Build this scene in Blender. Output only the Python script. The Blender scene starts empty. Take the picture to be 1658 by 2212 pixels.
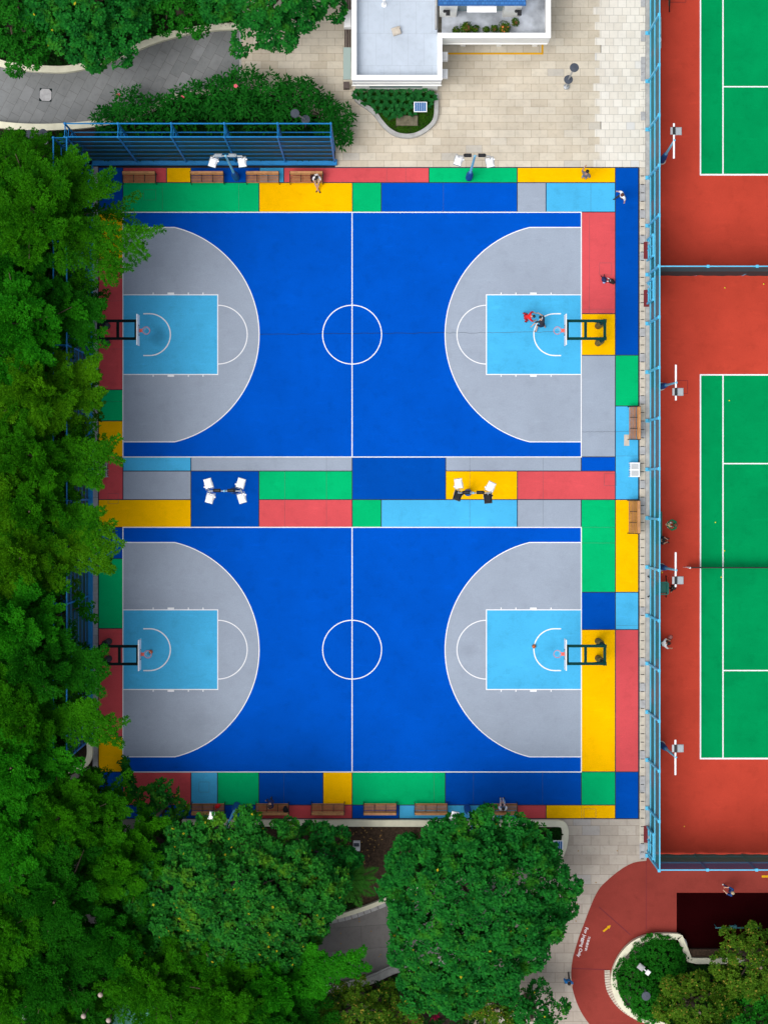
import bpy, math, random
import numpy as np
from mathutils import Vector, Matrix
from mathutils.geometry import tessellate_polygon
R = math.radians
SC = bpy.context.scene
COL = SC.collection

# ------------------------------------------------------------------ camera
S = 35.28            # picture units (1658 wide) per metre on the ground
H = 115.0            # camera height
NX, NY = 829.0, 1052.0   # point straight below the camera
def G(px, py, h=0.0):
    k = (H - h) / H / S
    return Vector(((px - NX) * k, (1106 - NY) / S - (py - NY) * k, h))
def G2(px, py):
    v = G(px, py); return (v.x, v.y)
cam = bpy.data.cameras.new('camera'); camo = bpy.data.objects.new('camera', cam); COL.objects.link(camo)
camo.location = (0, (1106 - NY) / S, H)
camo.rotation_euler = (0, 0, 0)
cam.sensor_fit = 'VERTICAL'; cam.sensor_height = 36.0; cam.sensor_width = 27.0
cam.lens = 36.0 * H / (2212 / S)
cam.shift_y = -((1106 - NY) / S) / (2212 / S)
cam.clip_start = 1.0; cam.clip_end = 3000
SC.camera = camo

# ------------------------------------------------------------------ light
SUN_EL, SUN_AZ = R(62), R(235)      # azimuth clockwise from north (+y): soft light from the lower left
world = bpy.data.worlds.new('World'); SC.world = world; world.use_nodes = True
wn, wl = world.node_tree.nodes, world.node_tree.links
sky = wn.new('ShaderNodeTexSky'); sky.sky_type = 'NISHITA'; sky.sun_disc = False
sky.sun_elevation = SUN_EL; sky.sun_rotation = SUN_AZ; sky.dust_density = 4.0; sky.air_density = 1.0
hs = wn.new('ShaderNodeHueSaturation'); hs.inputs['Saturation'].default_value = 0.35
wl.new(sky.outputs[0], hs.inputs['Color']); wl.new(hs.outputs[0], wn['Background'].inputs['Color'])
wn['Background'].inputs['Strength'].default_value = 0.12
sun = bpy.data.lights.new('sun', 'SUN'); suno = bpy.data.objects.new('sun', sun); COL.objects.link(suno)
sun.energy = 1.42; sun.angle = R(50); sun.color = (1.0, 0.97, 0.92)
_d = Vector((math.sin(SUN_AZ) * math.cos(SUN_EL), math.cos(SUN_AZ) * math.cos(SUN_EL), math.sin(SUN_EL)))
suno.rotation_euler = _d.to_track_quat('Z', 'Y').to_euler()
suno.location = _d * 200
SC.view_settings.view_transform = 'Standard'; SC.view_settings.look = 'None'
SC.view_settings.exposure = 0.48; SC.view_settings.gamma = 1.0; SC.view_settings.use_curve_mapping = False
SC.render.engine = 'CYCLES'
SC.cycles.max_bounces = 6; SC.cycles.transparent_max_bounces = 24
SC.cycles.diffuse_bounces = 3

# ------------------------------------------------------------------ materials
def _mat(name):
    m = bpy.data.materials.new(name); m.use_nodes = True
    n, l = m.node_tree.nodes, m.node_tree.links
    return m, n, l, n['Principled BSDF']
def _noise(n, l, scale, vec=None, detail=4.0, rough=0.55):
    t = n.new('ShaderNodeTexNoise'); t.inputs['Scale'].default_value = scale
    t.inputs['Detail'].default_value = detail; t.inputs['Roughness'].default_value = rough
    if vec is not None: l.new(vec, t.inputs['Vector'])
    return t.outputs['Fac']
def _range(n, l, fac, a, b, lo=0.3, hi=0.7):
    r = n.new('ShaderNodeMapRange'); r.inputs[1].default_value = lo; r.inputs[2].default_value = hi
    r.inputs[3].default_value = a; r.inputs[4].default_value = b; l.new(fac, r.inputs[0]); return r.outputs[0]
def _math(n, l, op, a, b):
    r = n.new('ShaderNodeMath'); r.operation = op
    for i, q in enumerate((a, b)):
        if isinstance(q, (int, float)): r.inputs[i].default_value = q
        else: l.new(q, r.inputs[i])
    return r.outputs[0]
def _mix(n, l, fac, a, b, mode='MIX'):
    x = n.new('ShaderNodeMix'); x.data_type = 'RGBA'; x.blend_type = mode
    for i, q in ((0, fac), (6, a), (7, b)):
        if isinstance(q, (int, float)): x.inputs[i].default_value = q
        elif isinstance(q, tuple): x.inputs[i].default_value = (*q, 1)
        else: l.new(q, x.inputs[i])
    return x.outputs[2]
def _val(n, l, colour, fac):
    h = n.new('ShaderNodeHueSaturation')
    if isinstance(colour, tuple): h.inputs['Color'].default_value = (*colour, 1)
    else: l.new(colour, h.inputs['Color'])
    l.new(fac, h.inputs['Value']); return h.outputs[0]
def plain(name, rgb, rough=0.6, metal=0.0, var=0.08, scale=3.0, spec=0.35):
    m, n, l, p = _mat(name)
    tc = n.new('ShaderNodeTexCoord')
    f = _range(n, l, _noise(n, l, scale, tc.outputs['Object']), 1 - var, 1 + var)
    l.new(_val(n, l, rgb, f), p.inputs['Base Color'])
    p.inputs['Roughness'].default_value = rough; p.inputs['Metallic'].default_value = metal; p.inputs['Specular IOR Level'].default_value = spec
    return m
def paint(name, rgb, var=0.09, fine=0.06, dirt=0.15, rough=0.85, spec=0.02, worn=()):
    """acrylic sports paint on asphalt: cloudy wear, fine grain, scuff marks"""
    m, n, l, p = _mat(name)
    pos = n.new('ShaderNodeNewGeometry').outputs['Position']
    a = _range(n, l, _noise(n, l, 0.28, pos, 5, 0.6), 1 - var, 1 + var)
    b = _range(n, l, _noise(n, l, 14.0, pos, 3, 0.7), 1 - fine, 1 + fine)
    c = _range(n, l, _noise(n, l, 1.3, pos, 8, 0.68), 1.0, 1.0 - dirt, 0.52, 0.75)
    f = _math(n, l, 'MULTIPLY', _math(n, l, 'MULTIPLY', a, b), c)
    # ball scuffs and water marks: stretched noise, and worn spots where play happens
    mp = n.new('ShaderNodeMapping'); mp.inputs['Scale'].default_value = (0.5, 2.2, 1); mp.inputs['Rotation'].default_value = (0, 0, 0.2); l.new(pos, mp.inputs['Vector'])
    f = _math(n, l, 'MULTIPLY', f, _range(n, l, _noise(n, l, 1.1, mp.outputs[0], 7, 0.7), 1.0, 1.0 + dirt * 0.9, 0.56, 0.74))
    for sx, sy, sr, ss in worn:
        vm = n.new('ShaderNodeVectorMath'); vm.operation = 'DISTANCE'; l.new(pos, vm.inputs[0]); vm.inputs[1].default_value = (sx, sy, 0)
        wv = _math(n, l, 'ADD', vm.outputs['Value'], _math(n, l, 'MULTIPLY', _noise(n, l, 1.4, pos, 6, 0.65), sr * 1.1))
        f = _math(n, l, 'MULTIPLY', f, _range(n, l, wv, 1.0 - ss, 1.0, sr * 0.75, sr * 1.55))
    l.new(_val(n, l, rgb, f), p.inputs['Base Color'])
    p.inputs['Roughness'].default_value = rough
    p.inputs['Specular IOR Level'].default_value = spec
    bp = n.new('ShaderNodeBump'); bp.inputs['Strength'].default_value = 0.25; bp.inputs['Distance'].default_value = 0.01
    l.new(_noise(n, l, 40.0, pos, 2, 0.6), bp.inputs['Height']); l.new(bp.outputs[0], p.inputs['Normal'])
    return m
def pavers(name, c1, c2, mortar, w, h, rot=0.0, off=0.5, msize=0.012, stain=0.22, warm=None):
    m, n, l, p = _mat(name)
    pos = n.new('ShaderNodeNewGeometry').outputs['Position']
    mp = n.new('ShaderNodeMapping'); mp.inputs['Rotation'].default_value = (0, 0, rot); l.new(pos, mp.inputs['Vector'])
    v = mp.outputs[0]
    b = n.new('ShaderNodeTexBrick'); l.new(v, b.inputs['Vector'])
    b.inputs['Scale'].default_value = 1.0; b.inputs['Brick Width'].default_value = w; b.inputs['Row Height'].default_value = h
    b.inputs['Mortar Size'].default_value = msize; b.inputs['Mortar Smooth'].default_value = 0.3; b.offset = off
    b.inputs['Color1'].default_value = (*c1, 1); b.inputs['Color2'].default_value = (*c2, 1); b.inputs['Mortar'].default_value = (*mortar, 1)
    b.inputs['Bias'].default_value = -0.1
    col = b.outputs['Color']
    if warm:   # scattered replaced slabs of another stone
        b2 = n.new('ShaderNodeTexBrick'); l.new(v, b2.inputs['Vector']); b2.offset = off
        b2.inputs['Scale'].default_value = 1.0; b2.inputs['Brick Width'].default_value = w; b2.inputs['Row Height'].default_value = h
        b2.inputs['Mortar Size'].default_value = msize; b2.inputs['Color1'].default_value = (0, 0, 0, 1); b2.inputs['Color2'].default_value = (1, 1, 1, 1)
        b2.inputs['Mortar'].default_value = (0, 0, 0, 1)
        g = _range(n, l, b2.outputs['Color'], 0, 0.6, 0.945, 0.965)
        col = _mix(n, l, g, col, warm)
    a = _range(n, l, _noise(n, l, 0.35, pos, 6, 0.65), 1.0 - stain, 1.06)
    c = _range(n, l, _noise(n, l, 3.0, pos, 6, 0.7), 1.0, 1.0 - stain, 0.5, 0.8)
    f = _math(n, l, 'MULTIPLY', a, c)
    l.new(_val(n, l, col, f), p.inputs['Base Color'])
    p.inputs['Roughness'].default_value = 0.8; p.inputs['Specular IOR Level'].default_value = 0.3
    return m
def leaf(name, dark, light, yellow=None, yfrac=0.0, trans=0.16, clump=0.9, patch=None):
    m, n, l, p = _mat(name)
    g = n.new('ShaderNodeNewGeometry'); tc = n.new('ShaderNodeTexCoord')
    rnd = g.outputs['Random Per Island']
    cl = _range(n, l, _noise(n, l, clump, tc.outputs['Object'], 3, 0.6), 0, 1, 0.32, 0.68)
    fac = _math(n, l, 'ADD', _math(n, l, 'MULTIPLY', rnd, 0.45), _math(n, l, 'MULTIPLY', cl, 0.55))
    col = _mix(n, l, fac, dark, light)
    if patch:
        col = _mix(n, l, _range(n, l, _noise(n, l, 0.7, tc.outputs['Object'], 4, 0.7), 0, 0.75, 0.53, 0.66), col, patch)
    if yellow:
        r2 = _math(n, l, 'FRACT', _math(n, l, 'MULTIPLY', rnd, 37.7), 0.0)
        yy = _math(n, l, 'GREATER_THAN', r2, 1.0 - yfrac)
        col = _mix(n, l, yy, col, yellow)
    l.new(col, p.inputs['Base Color']); p.inputs['Roughness'].default_value = 0.55
    p.inputs['Specular IOR Level'].default_value = 0.03
    t = n.new('ShaderNodeBsdfTranslucent'); l.new(col, t.inputs['Color'])
    mx = n.new('ShaderNodeMixShader'); mx.inputs[0].default_value = trans
    l.new(p.outputs[0], mx.inputs[1]); l.new(t.outputs[0], mx.inputs[2]); l.new(mx.outputs[0], n['Material Output'].inputs['Surface'])
    return m
def netting(name, rgb, clear):
    m, n, l, p = _mat(name)
    p.inputs['Base Color'].default_value = (*rgb, 1); p.inputs['Roughness'].default_value = 0.7
    t = n.new('ShaderNodeBsdfTransparent'); mx = n.new('ShaderNodeMixShader'); mx.inputs[0].default_value = clear
    l.new(p.outputs[0], mx.inputs[1]); l.new(t.outputs[0], mx.inputs[2]); l.new(mx.outputs[0], n['Material Output'].inputs['Surface'])
    return m
def glass(name, rgb):
    m, n, l, p = _mat(name); p.inputs['Base Color'].default_value = (*rgb, 1); p.inputs['Roughness'].default_value = 0.08
    p.inputs['Specular IOR Level'].default_value = 0.7
    return m

M = {}
WORN_KEY = [(*G2(345, 727), 0.75, 0.30), (*G2(452, 1408), 0.6, 0.10), (*G2(1190, 712), 0.6, 0.08), (*G2(1185, 1400), 0.6, 0.08)]
WORN_GREY = [(*G2(1010, 1405), 0.7, 0.12), (*G2(430, 1560), 1.2, 0.10), (*G2(330, 560), 1.0, 0.06)]
M['blue'] = paint('blue_court_paint', (0.0, 0.072, 0.455))
M['dblue'] = paint('dark_blue_court_paint', (0.0, 0.062, 0.37))
M['grey'] = paint('grey_court_paint', (0.285, 0.332, 0.41), var=0.07, dirt=0.10, worn=WORN_GREY)
M['sky'] = paint('light_blue_court_paint', (0.06, 0.39, 0.68), worn=WORN_KEY)
M['green'] = paint('green_court_paint', (0.0008, 0.40, 0.135))
M['yellow'] = paint('yellow_court_paint', (0.83, 0.44, 0.0))
M['red'] = paint('coral_red_court_paint', (0.57, 0.075, 0.085))
M['white'] = paint('white_line_paint', (0.76, 0.77, 0.80), var=0.03, dirt=0.06)
M['seam'] = plain('dark_joint_filler', (0.012, 0.02, 0.045), 0.8)
M['crack'] = plain('hairline_crack', (0.0, 0.028, 0.14), 0.9)
M['tred'] = paint('terracotta_tennis_paint', (0.44, 0.051, 0.030), var=0.10)
M['tgreen'] = paint('green_tennis_paint', (0.0, 0.24, 0.072), var=0.12, dirt=0.16)
M['track'] = paint('brick_red_track_rubber', (0.235, 0.040, 0.031), var=0.14, dirt=0.16)
M['maroon'] = paint('dark_maroon_rubber', (0.012, 0.0009, 0.0014), var=0.2, spec=0.0)
M['yline'] = paint('mustard_line_paint', (0.62, 0.33, 0.01))
M['pave'] = pavers('cream_stone_pavers', (0.53, 0.465, 0.365), (0.63, 0.575, 0.475), (0.27, 0.22, 0.16), 1.0, 0.468, warm=(0.42, 0.40, 0.37), msize=0.010)
M['pavew'] = pavers('white_granite_pavers', (0.63, 0.59, 0.52), (0.71, 0.68, 0.62), (0.33, 0.31, 0.28), 0.52, 0.468, warm=(0.52, 0.53, 0.55), stain=0.12)
M['pave2'] = pavers('worn_beige_pavers', (0.40, 0.345, 0.29), (0.49, 0.435, 0.375), (0.22, 0.18, 0.15), 1.1, 0.60, warm=(0.36, 0.35, 0.35))
M['slate'] = pavers('grey_slate_pavers', (0.185, 0.195, 0.20), (0.225, 0.235, 0.24), (0.12, 0.115, 0.11), 0.95, 0.62, rot=R(-62), stain=0.25, warm=(0.25, 0.26, 0.27))
M['slab'] = pavers('grey_concrete_slabs', (0.17, 0.16, 0.155), (0.205, 0.195, 0.19), (0.10, 0.095, 0.09), 3.2, 1.4, rot=R(-4), stain=0.25)
M['soil'] = plain('dark_soil', (0.020, 0.012, 0.008), 0.95, var=0.5, scale=6)
M['litter'] = plain('leaf_mould', (0.05, 0.03, 0.018), 0.95, var=0.6, scale=9)
M['cream'] = plain('cream_painted_concrete', (0.66, 0.64, 0.49), 0.7, var=0.10, scale=1.5)
M['conc'] = plain('grey_concrete', (0.36, 0.36, 0.35), 0.85, var=0.2, scale=2.5)
M['kerbs'] = plain('pale_kerb_stone', (0.50, 0.45, 0.38), 0.85, var=0.14, scale=4)
M['kerbg'] = plain('grey_kerb_stone', (0.36, 0.36, 0.37), 0.85, var=0.18, scale=4)
M['wwall'] = plain('white_wall_render', (0.80, 0.80, 0.76), 0.6, var=0.05, scale=1.0)
M['roof'] = pavers('pale_blue_white_roof_coating', (0.46, 0.525, 0.61), (0.475, 0.54, 0.625), (0.41, 0.465, 0.54), 0.95, 1.9, stain=0.13, msize=0.018)
M['roofd'] = plain('weathered_terrace_coating', (0.38, 0.41, 0.46), 0.8, var=0.45, scale=0.9)
M['bfence'] = plain('bright_blue_fence_paint', (0.004, 0.17, 0.44), 0.45)
M['sill'] = plain('blue_sill_paint', (0.005, 0.19, 0.48), 0.6)
M['cyan'] = plain('sky_blue_fence_paint', (0.075, 0.43, 0.66), 0.45)
M['pole'] = plain('pale_blue_pole_paint', (0.19, 0.50, 0.68), 0.4)
M['pad'] = plain('dark_blue_foam_pad', (0.004, 0.07, 0.26), 0.7)
M['bpad'] = plain('charcoal_foam_pad', (0.02, 0.022, 0.022), 0.8)
M['brpad'] = plain('brown_rubber_pad', (0.14, 0.10, 0.02), 0.8)
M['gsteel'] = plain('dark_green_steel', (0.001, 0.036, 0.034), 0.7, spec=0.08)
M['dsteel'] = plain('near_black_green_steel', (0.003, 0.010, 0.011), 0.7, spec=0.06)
M['wmetal'] = plain('white_metal', (0.82, 0.83, 0.85), 0.4, var=0.03)
M['gmetal'] = plain('grey_metal', (0.30, 0.34, 0.37), 0.45)
M['steel'] = plain('bare_steel', (0.42, 0.44, 0.46), 0.35, metal=0.6)
M['black'] = plain('black_metal', (0.012, 0.012, 0.014), 0.5)
M['orange'] = plain('orange_red_rim_paint', (0.72, 0.10, 0.07), 0.4)
M['ball'] = plain('orange_rubber', (0.48, 0.12, 0.03), 0.6)
M['tball'] = plain('yellow_felt', (0.75, 0.72, 0.03), 0.8)
M['wood'] = plain('brown_timber_slats', (0.33, 0.145, 0.05), 0.55, var=0.22, scale=5)
M['wood2'] = plain('light_timber_plank', (0.42, 0.195, 0.07), 0.55, var=0.18, scale=5)
M['net'] = netting('dark_green_ball_netting', (0.002, 0.040, 0.050), 0.24)
M['mesh'] = netting('teal_wire_mesh', (0.010, 0.19, 0.22), 0.34)
M['wind'] = netting('dark_green_windscreen', (0.0, 0.030, 0.034), 0.04)
M['windt'] = netting('dark_teal_windscreen', (0.0, 0.075, 0.095), 0.06)
M['windb'] = netting('navy_wire_mesh', (0.0, 0.075, 0.20), 0.12)
M['windg'] = netting('green_windscreen', (0.0, 0.13, 0.105), 0.04)
M['tealcloth'] = netting('teal_windscreen', (0.0, 0.20, 0.22), 0.12)
M['tnet'] = netting('black_tennis_netting', (0.01, 0.01, 0.01), 0.35)
M['tile'] = pavers('blue_glazed_roof_tiles', (0.02, 0.12, 0.36), (0.04, 0.17, 0.44), (0.008, 0.045, 0.16), 0.22, 0.16, stain=0.15)
M['pvglass'] = glass('blue_solar_cells', (0.02, 0.12, 0.32))
M['window'] = glass('dark_window_glass', (0.12, 0.20, 0.22))
M['canopy'] = glass('grey_green_canopy_glass', (0.28, 0.36, 0.34))
M['bark'] = plain('grey_brown_bark', (0.11, 0.085, 0.06), 0.9, var=0.3, scale=4)
M['disc'] = plain('dark_slate_shade', (0.05, 0.062, 0.085), 0.6)
M['teal'] = plain('teal_painted_bar', (0.02, 0.11, 0.13), 0.5)
M['seafoam'] = plain('sea_green_sheet', (0.055, 0.20, 0.15), 0.6)
M['redmat'] = plain('dark_red_rubber_mat', (0.14, 0.012, 0.018), 0.8)
M['gplas'] = plain('green_plastic', (0.0, 0.12, 0.09), 0.4)
M['skin'] = plain('skin', (0.52, 0.30, 0.21), 0.5, var=0.03)
M['hair'] = plain('black_hair', (0.010, 0.008, 0.008), 0.5)
M['eye'] = plain('dark_eye', (0.01, 0.01, 0.01), 0.2)
M['lip'] = plain('lips', (0.42, 0.15, 0.12), 0.5)
def cloth(name, rgb): return plain(name + '_cloth', rgb, 0.85, var=0.10, scale=8)
M['flower'] = plain('pink_petals', (0.75, 0.12, 0.17), 0.6)
M['oflower'] = plain('orange_petals', (0.75, 0.20, 0.05), 0.6)
M['glow'] = plain('pale_globe_plastic', (0.40, 0.31, 0.28), 0.4)
# foliage
M['broad'] = leaf('broad_leaf', (0.001, 0.042, 0.009), (0.019, 0.215, 0.022), (0.42, 0.34, 0.015), 0.0015, clump=1.6, patch=(0.040, 0.195, 0.009))
M['broad2'] = leaf('yellowing_broad_leaf', (0.001, 0.045, 0.009), (0.028, 0.220, 0.018), (0.44, 0.36, 0.015), 0.006, clump=1.6, patch=(0.080, 0.215, 0.008))
M['feath'] = leaf('feathery_leaf', (0.001, 0.050, 0.001), (0.040, 0.225, 0.003))
M['feathy'] = leaf('yellow_green_feathery_leaf', (0.004, 0.070, 0.001), (0.072, 0.245, 0.003))
M['feathd'] = leaf('deep_green_feathery_leaf', (0.001, 0.042, 0.0015), (0.015, 0.145, 0.004))
M['feathb'] = leaf('bright_green_feathery_leaf', (0.001, 0.070, 0.0015), (0.026, 0.230, 0.005))
M['olive'] = leaf('olive_leaf', (0.016, 0.070, 0.004), (0.085, 0.175, 0.010), (0.25, 0.20, 0.03), 0.05)
M['shrub'] = leaf('glossy_shrub_leaf', (0.002, 0.050, 0.005), (0.014, 0.160, 0.012))
M['hedge'] = leaf('hedge_leaf', (0.003, 0.070, 0.004), (0.020, 0.185, 0.010))
M['cover'] = leaf('ground_cover_leaf', (0.003, 0.022, 0.003), (0.012, 0.060, 0.008))
M['bigleaf'] = leaf('big_glossy_leaf', (0.004, 0.060, 0.012), (0.020, 0.150, 0.030))
M['palm'] = leaf('palm_leaf', (0.008, 0.085, 0.008), (0.050, 0.20, 0.02))
M['redleaf'] = leaf('crimson_leaf', (0.07, 0.002, 0.012), (0.24, 0.008, 0.045))
M['grass'] = leaf('grass_blade', (0.010, 0.070, 0.004), (0.06, 0.16, 0.01))

# ------------------------------------------------------------------ mesh builder
class MB:
    def __init__(s): s.v, s.f, s.m = [], [], []
    def add(s, vs, fs, mat=0):
        o = len(s.v); s.v += [tuple(x) for x in vs]
        s.f += [tuple(i + o for i in f) for f in fs]; s.m += [mat] * len(fs)
    def box(s, c, d, rz=0.0, mat=0, tilt=None):
        hx, hy, hz = d[0] / 2, d[1] / 2, d[2] / 2
        vs = [Vector((x, y, z)) for z in (-hz, hz) for x, y in ((-hx, -hy), (hx, -hy), (hx, hy), (-hx, hy))]
        rot = Matrix.Rotation(rz, 3, 'Z')
        if tilt: rot = rot @ Matrix.Rotation(tilt[1], 3, tilt[0])
        c = Vector(c)
        s.add([rot @ v + c for v in vs], [(3, 2, 1, 0), (4, 5, 6, 7), (0, 1, 5, 4), (1, 2, 6, 5), (2, 3, 7, 6), (3, 0, 4, 7)], mat)
    def cbox(s, c, d, b=0.02, rz=0.0, mat=0, tilt=None):
        """box with chamfered top edges"""
        hx, hy, hz = d[0] / 2, d[1] / 2, d[2] / 2
        rg = lambda x, y, z: [Vector((-x, -y, z)), Vector((x, -y, z)), Vector((x, y, z)), Vector((-x, y, z))]
        vs = rg(hx - b, hy - b, -hz) + rg(hx, hy, -hz + b) + rg(hx, hy, hz - b) + rg(hx - b, hy - b, hz)
        fs = [(3, 2, 1, 0), (12, 13, 14, 15)]
        for k in range(3):
            for i in range(4):
                j = (i + 1) % 4; fs.append((4 * k + i, 4 * k + j, 4 * k + 4 + j, 4 * k + 4 + i))
        rot = Matrix.Rotation(rz, 3, 'Z')
        if tilt: rot = rot @ Matrix.Rotation(tilt[1], 3, tilt[0])
        c = Vector(c); s.add([rot @ v + c for v in vs], fs, mat)
    def tube(s, p, q, r0, r1=None, n=8, mat=0):
        p, q = Vector(p), Vector(q); r1 = r0 if r1 is None else r1
        d = q - p
        if d.length < 1e-6: return
        u = d.orthogonal().normalized(); w = d.normalized().cross(u)
        vs = []
        for c, r in ((p, r0), (q, r1)):
            for i in range(n):
                a = 2 * math.pi * i / n; vs.append(c + (u * math.cos(a) + w * math.sin(a)) * r)
        fs = [(i, (i + 1) % n, n + (i + 1) % n, n + i) for i in range(n)]
        fs += [tuple(range(n))[::-1], tuple(range(n, 2 * n))]
        s.add(vs, fs, mat)
    def path(s, pts, rs, n=7, mat=0):
        pts = [Vector(p) for p in pts]
        if not hasattr(rs, '__len__'): rs = [rs] * len(pts)
        vs = []; ref = Vector((0.31, 0.77, 0.55)).normalized()
        for k, c in enumerate(pts):
            d = (pts[min(k + 1, len(pts) - 1)] - pts[max(k - 1, 0)]).normalized()
            u = d.cross(ref)
            u = u.normalized() if u.length > 1e-4 else d.orthogonal().normalized()
            w = d.cross(u)
            for i in range(n):
                a = 2 * math.pi * i / n; vs.append(c + (u * math.cos(a) + w * math.sin(a)) * rs[k])
        fs = []
        for k in range(len(pts) - 1):
            for i in range(n):
                j = (i + 1) % n; fs.append((k * n + i, k * n + j, (k + 1) * n + j, (k + 1) * n + i))
        fs += [tuple(range(n))[::-1], tuple(range((len(pts) - 1) * n, len(pts) * n))]
        s.add(vs, fs, mat)
    def sphere(s, c, r, nu=12, nv=8, mat=0, rot=None):
        r = (r, r, r) if not hasattr(r, '__len__') else r
        c = Vector(c); vs = [Vector((0, 0, r[2]))]
        for j in range(1, nv):
            t = math.pi * j / nv
            for i in range(nu):
                a = 2 * math.pi * i / nu
                vs.append(Vector((r[0] * math.sin(t) * math.cos(a), r[1] * math.sin(t) * math.sin(a), r[2] * math.cos(t))))
        vs.append(Vector((0, 0, -r[2])))
        if rot is not None: vs = [rot @ v for v in vs]
        fs = [(0, 1 + i, 1 + (i + 1) % nu) for i in range(nu)]
        for j in range(nv - 2):
            for i in range(nu):
                a, b = 1 + j * nu + i, 1 + j * nu + (i + 1) % nu; fs.append((a, a + nu, b + nu, b))
        L = len(vs) - 1; o = 1 + (nv - 2) * nu
        fs += [(L, o + (i + 1) % nu, o + i) for i in range(nu)]
        s.add([v + c for v in vs], fs, mat)
    def lathe(s, c, prof, n=16, mat=0):
        """prof: list of (r, z) from bottom to top"""
        c = Vector(c); vs = []
        for r, z in prof:
            for i in range(n):
                a = 2 * math.pi * i / n; vs.append(c + Vector((r * math.cos(a), r * math.sin(a), z)))
        fs = []
        for k in range(len(prof) - 1):
            for i in range(n):
                j = (i + 1) % n; fs.append((k * n + i, k * n + j, (k + 1) * n + j, (k + 1) * n + i))
        fs += [tuple(range(n))[::-1], tuple(range((len(prof) - 1) * n, len(prof) * n))]
        s.add(vs, fs, mat)
    def poly(s, pts, z, mat=0):
        """flat filled outline seen from above (may be concave)"""
        p3 = [Vector((x, y, z)) for x, y in pts]
        tris = tessellate_polygon([p3]); out = []
        for a, b, c in tris:
            n = (p3[b] - p3[a]).cross(p3[c] - p3[a])
            out.append((a, b, c) if n.z > 0 else (a, c, b))
        s.add(p3, out, mat)
    def prism(s, pts, z0, z1, mat=0):
        ar = sum(pts[i][0] * pts[(i + 1) % len(pts)][1] - pts[(i + 1) % len(pts)][0] * pts[i][1] for i in range(len(pts)))
        if ar < 0: pts = pts[::-1]
        n = len(pts)
        s.poly(pts, z1, mat)
        s.add([(x, y, z) for z in (z0, z1) for x, y in pts], [(i, (i + 1) % n, n + (i + 1) % n, n + i) for i in range(n)], mat)
    def rect(s, x0, y0, x1, y1, z, mat=0):
        s.add([(x0, y0, z), (x1, y0, z), (x1, y1, z), (x0, y1, z)], [(0, 1, 2, 3)], mat)
    def band(s, pts, w, z0, z1=None, mat=0, side=0.0):
        """strip of width w along a 2-D line; with z1 a low wall"""
        P = [Vector(p) for p in pts]; L, Rr = [], []
        for k in range(len(P)):
            d = (P[min(k + 1, len(P) - 1)] - P[max(k - 1, 0)]).normalized(); nrm = Vector((-d.y, d.x))
            L.append(P[k] + nrm * w * (0.5 + side)); Rr.append(P[k] - nrm * w * (0.5 - side))
        n = len(P); zt = z0 if z1 is None else z1
        vs = [(p.x, p.y, zt) for p in L] + [(p.x, p.y, zt) for p in Rr]
        fs = [(k, n + k, n + k + 1, k + 1) for k in range(n - 1)]
        if z1 is not None:
            vs += [(p.x, p.y, z0) for p in L] + [(p.x, p.y, z0) for p in Rr]
            for k in range(n - 1):
                fs += [(k, k + 1, 2 * n + k + 1, 2 * n + k), (n + k + 1, n + k, 3 * n + k, 3 * n + k + 1)]
            fs += [(0, 2 * n, 3 * n, n), (n - 1, 2 * n - 1, 4 * n - 1, 3 * n - 1)]
        s.add(vs, fs, mat)
    def build(s, name, mats, parent=None, loc=None, smooth=False):
        me = bpy.data.meshes.new(name)
        off = Vector((0, 0, 0))
        if loc is not None: off = Vector(loc)
        me.from_pydata([(x - off.x, y - off.y, z - off.z) for x, y, z in s.v], [], s.f)
        mats = mats if isinstance(mats, (list, tuple)) else [mats]
        for m in mats: me.materials.append(m)
        if len(mats) > 1: me.polygons.foreach_set('material_index', s.m)
        if smooth: me.polygons.foreach_set('use_smooth', [True] * len(me.polygons))
        me.update()
        o = bpy.data.objects.new(name, me); COL.objects.link(o)
        if parent is not None: o.parent = parent
        elif loc is not None: o.location = off
        return o
def tag(o, label=None, cat=None, group=None, kind=None):
    if label: o['label'] = label
    if cat: o['category'] = cat
    if group: o['group'] = group
    if kind: o['kind'] = kind
    return o
def thing(name, label, cat, loc, rz=0.0, group=None):
    o = bpy.data.objects.new(name, None); COL.objects.link(o); o.empty_display_size = 0.3
    o.location = loc; o.rotation_euler = (0, 0, rz)
    return tag(o, label, cat, group)
def copy_tree(o, parent=None):
    c = o.copy(); COL.objects.link(c)
    if parent is not None: c.parent = parent
    for ch in list(o.children): copy_tree(ch, c)
    return c
def place(proto, first, loc, rz, label, group=None):
    o = proto if first else copy_tree(proto)
    o.location = loc; o.rotation_euler = (0, 0, rz); o['label'] = label
    if group: o['group'] = group
    return o
def smooth_line(pts, n=8):
    """Catmull-Rom through 2-D points"""
    out = []; P = [Vector(p) for p in pts]
    for i in range(len(P) - 1):
        a, b, c, d = P[max(i - 1, 0)], P[i], P[i + 1], P[min(i + 2, len(P) - 1)]
        for k in range(n):
            t = k / n
            out.append(0.5 * ((2 * b) + (c - a) * t + (2 * a - 5 * b + 4 * c - d) * t * t + (3 * b - a - 3 * c + d) * t ** 3))
    out.append(P[-1]); return [(v.x, v.y) for v in out]
def GL(pts): return [G2(*p) for p in pts]

# ================================================================== THE SETTING
def sheet(name, pts, z, mat, parent=None, world=False):
    mb = MB(); mb.poly(pts if world else GL(pts), z); o = mb.build(name, mat, parent)
    if parent is None: tag(o, kind='structure')
    return o
g = MB(); g.rect(-700, -700, 700, 700, -0.03)
tag(g.build('ground', M['soil']), kind='structure')

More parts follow.
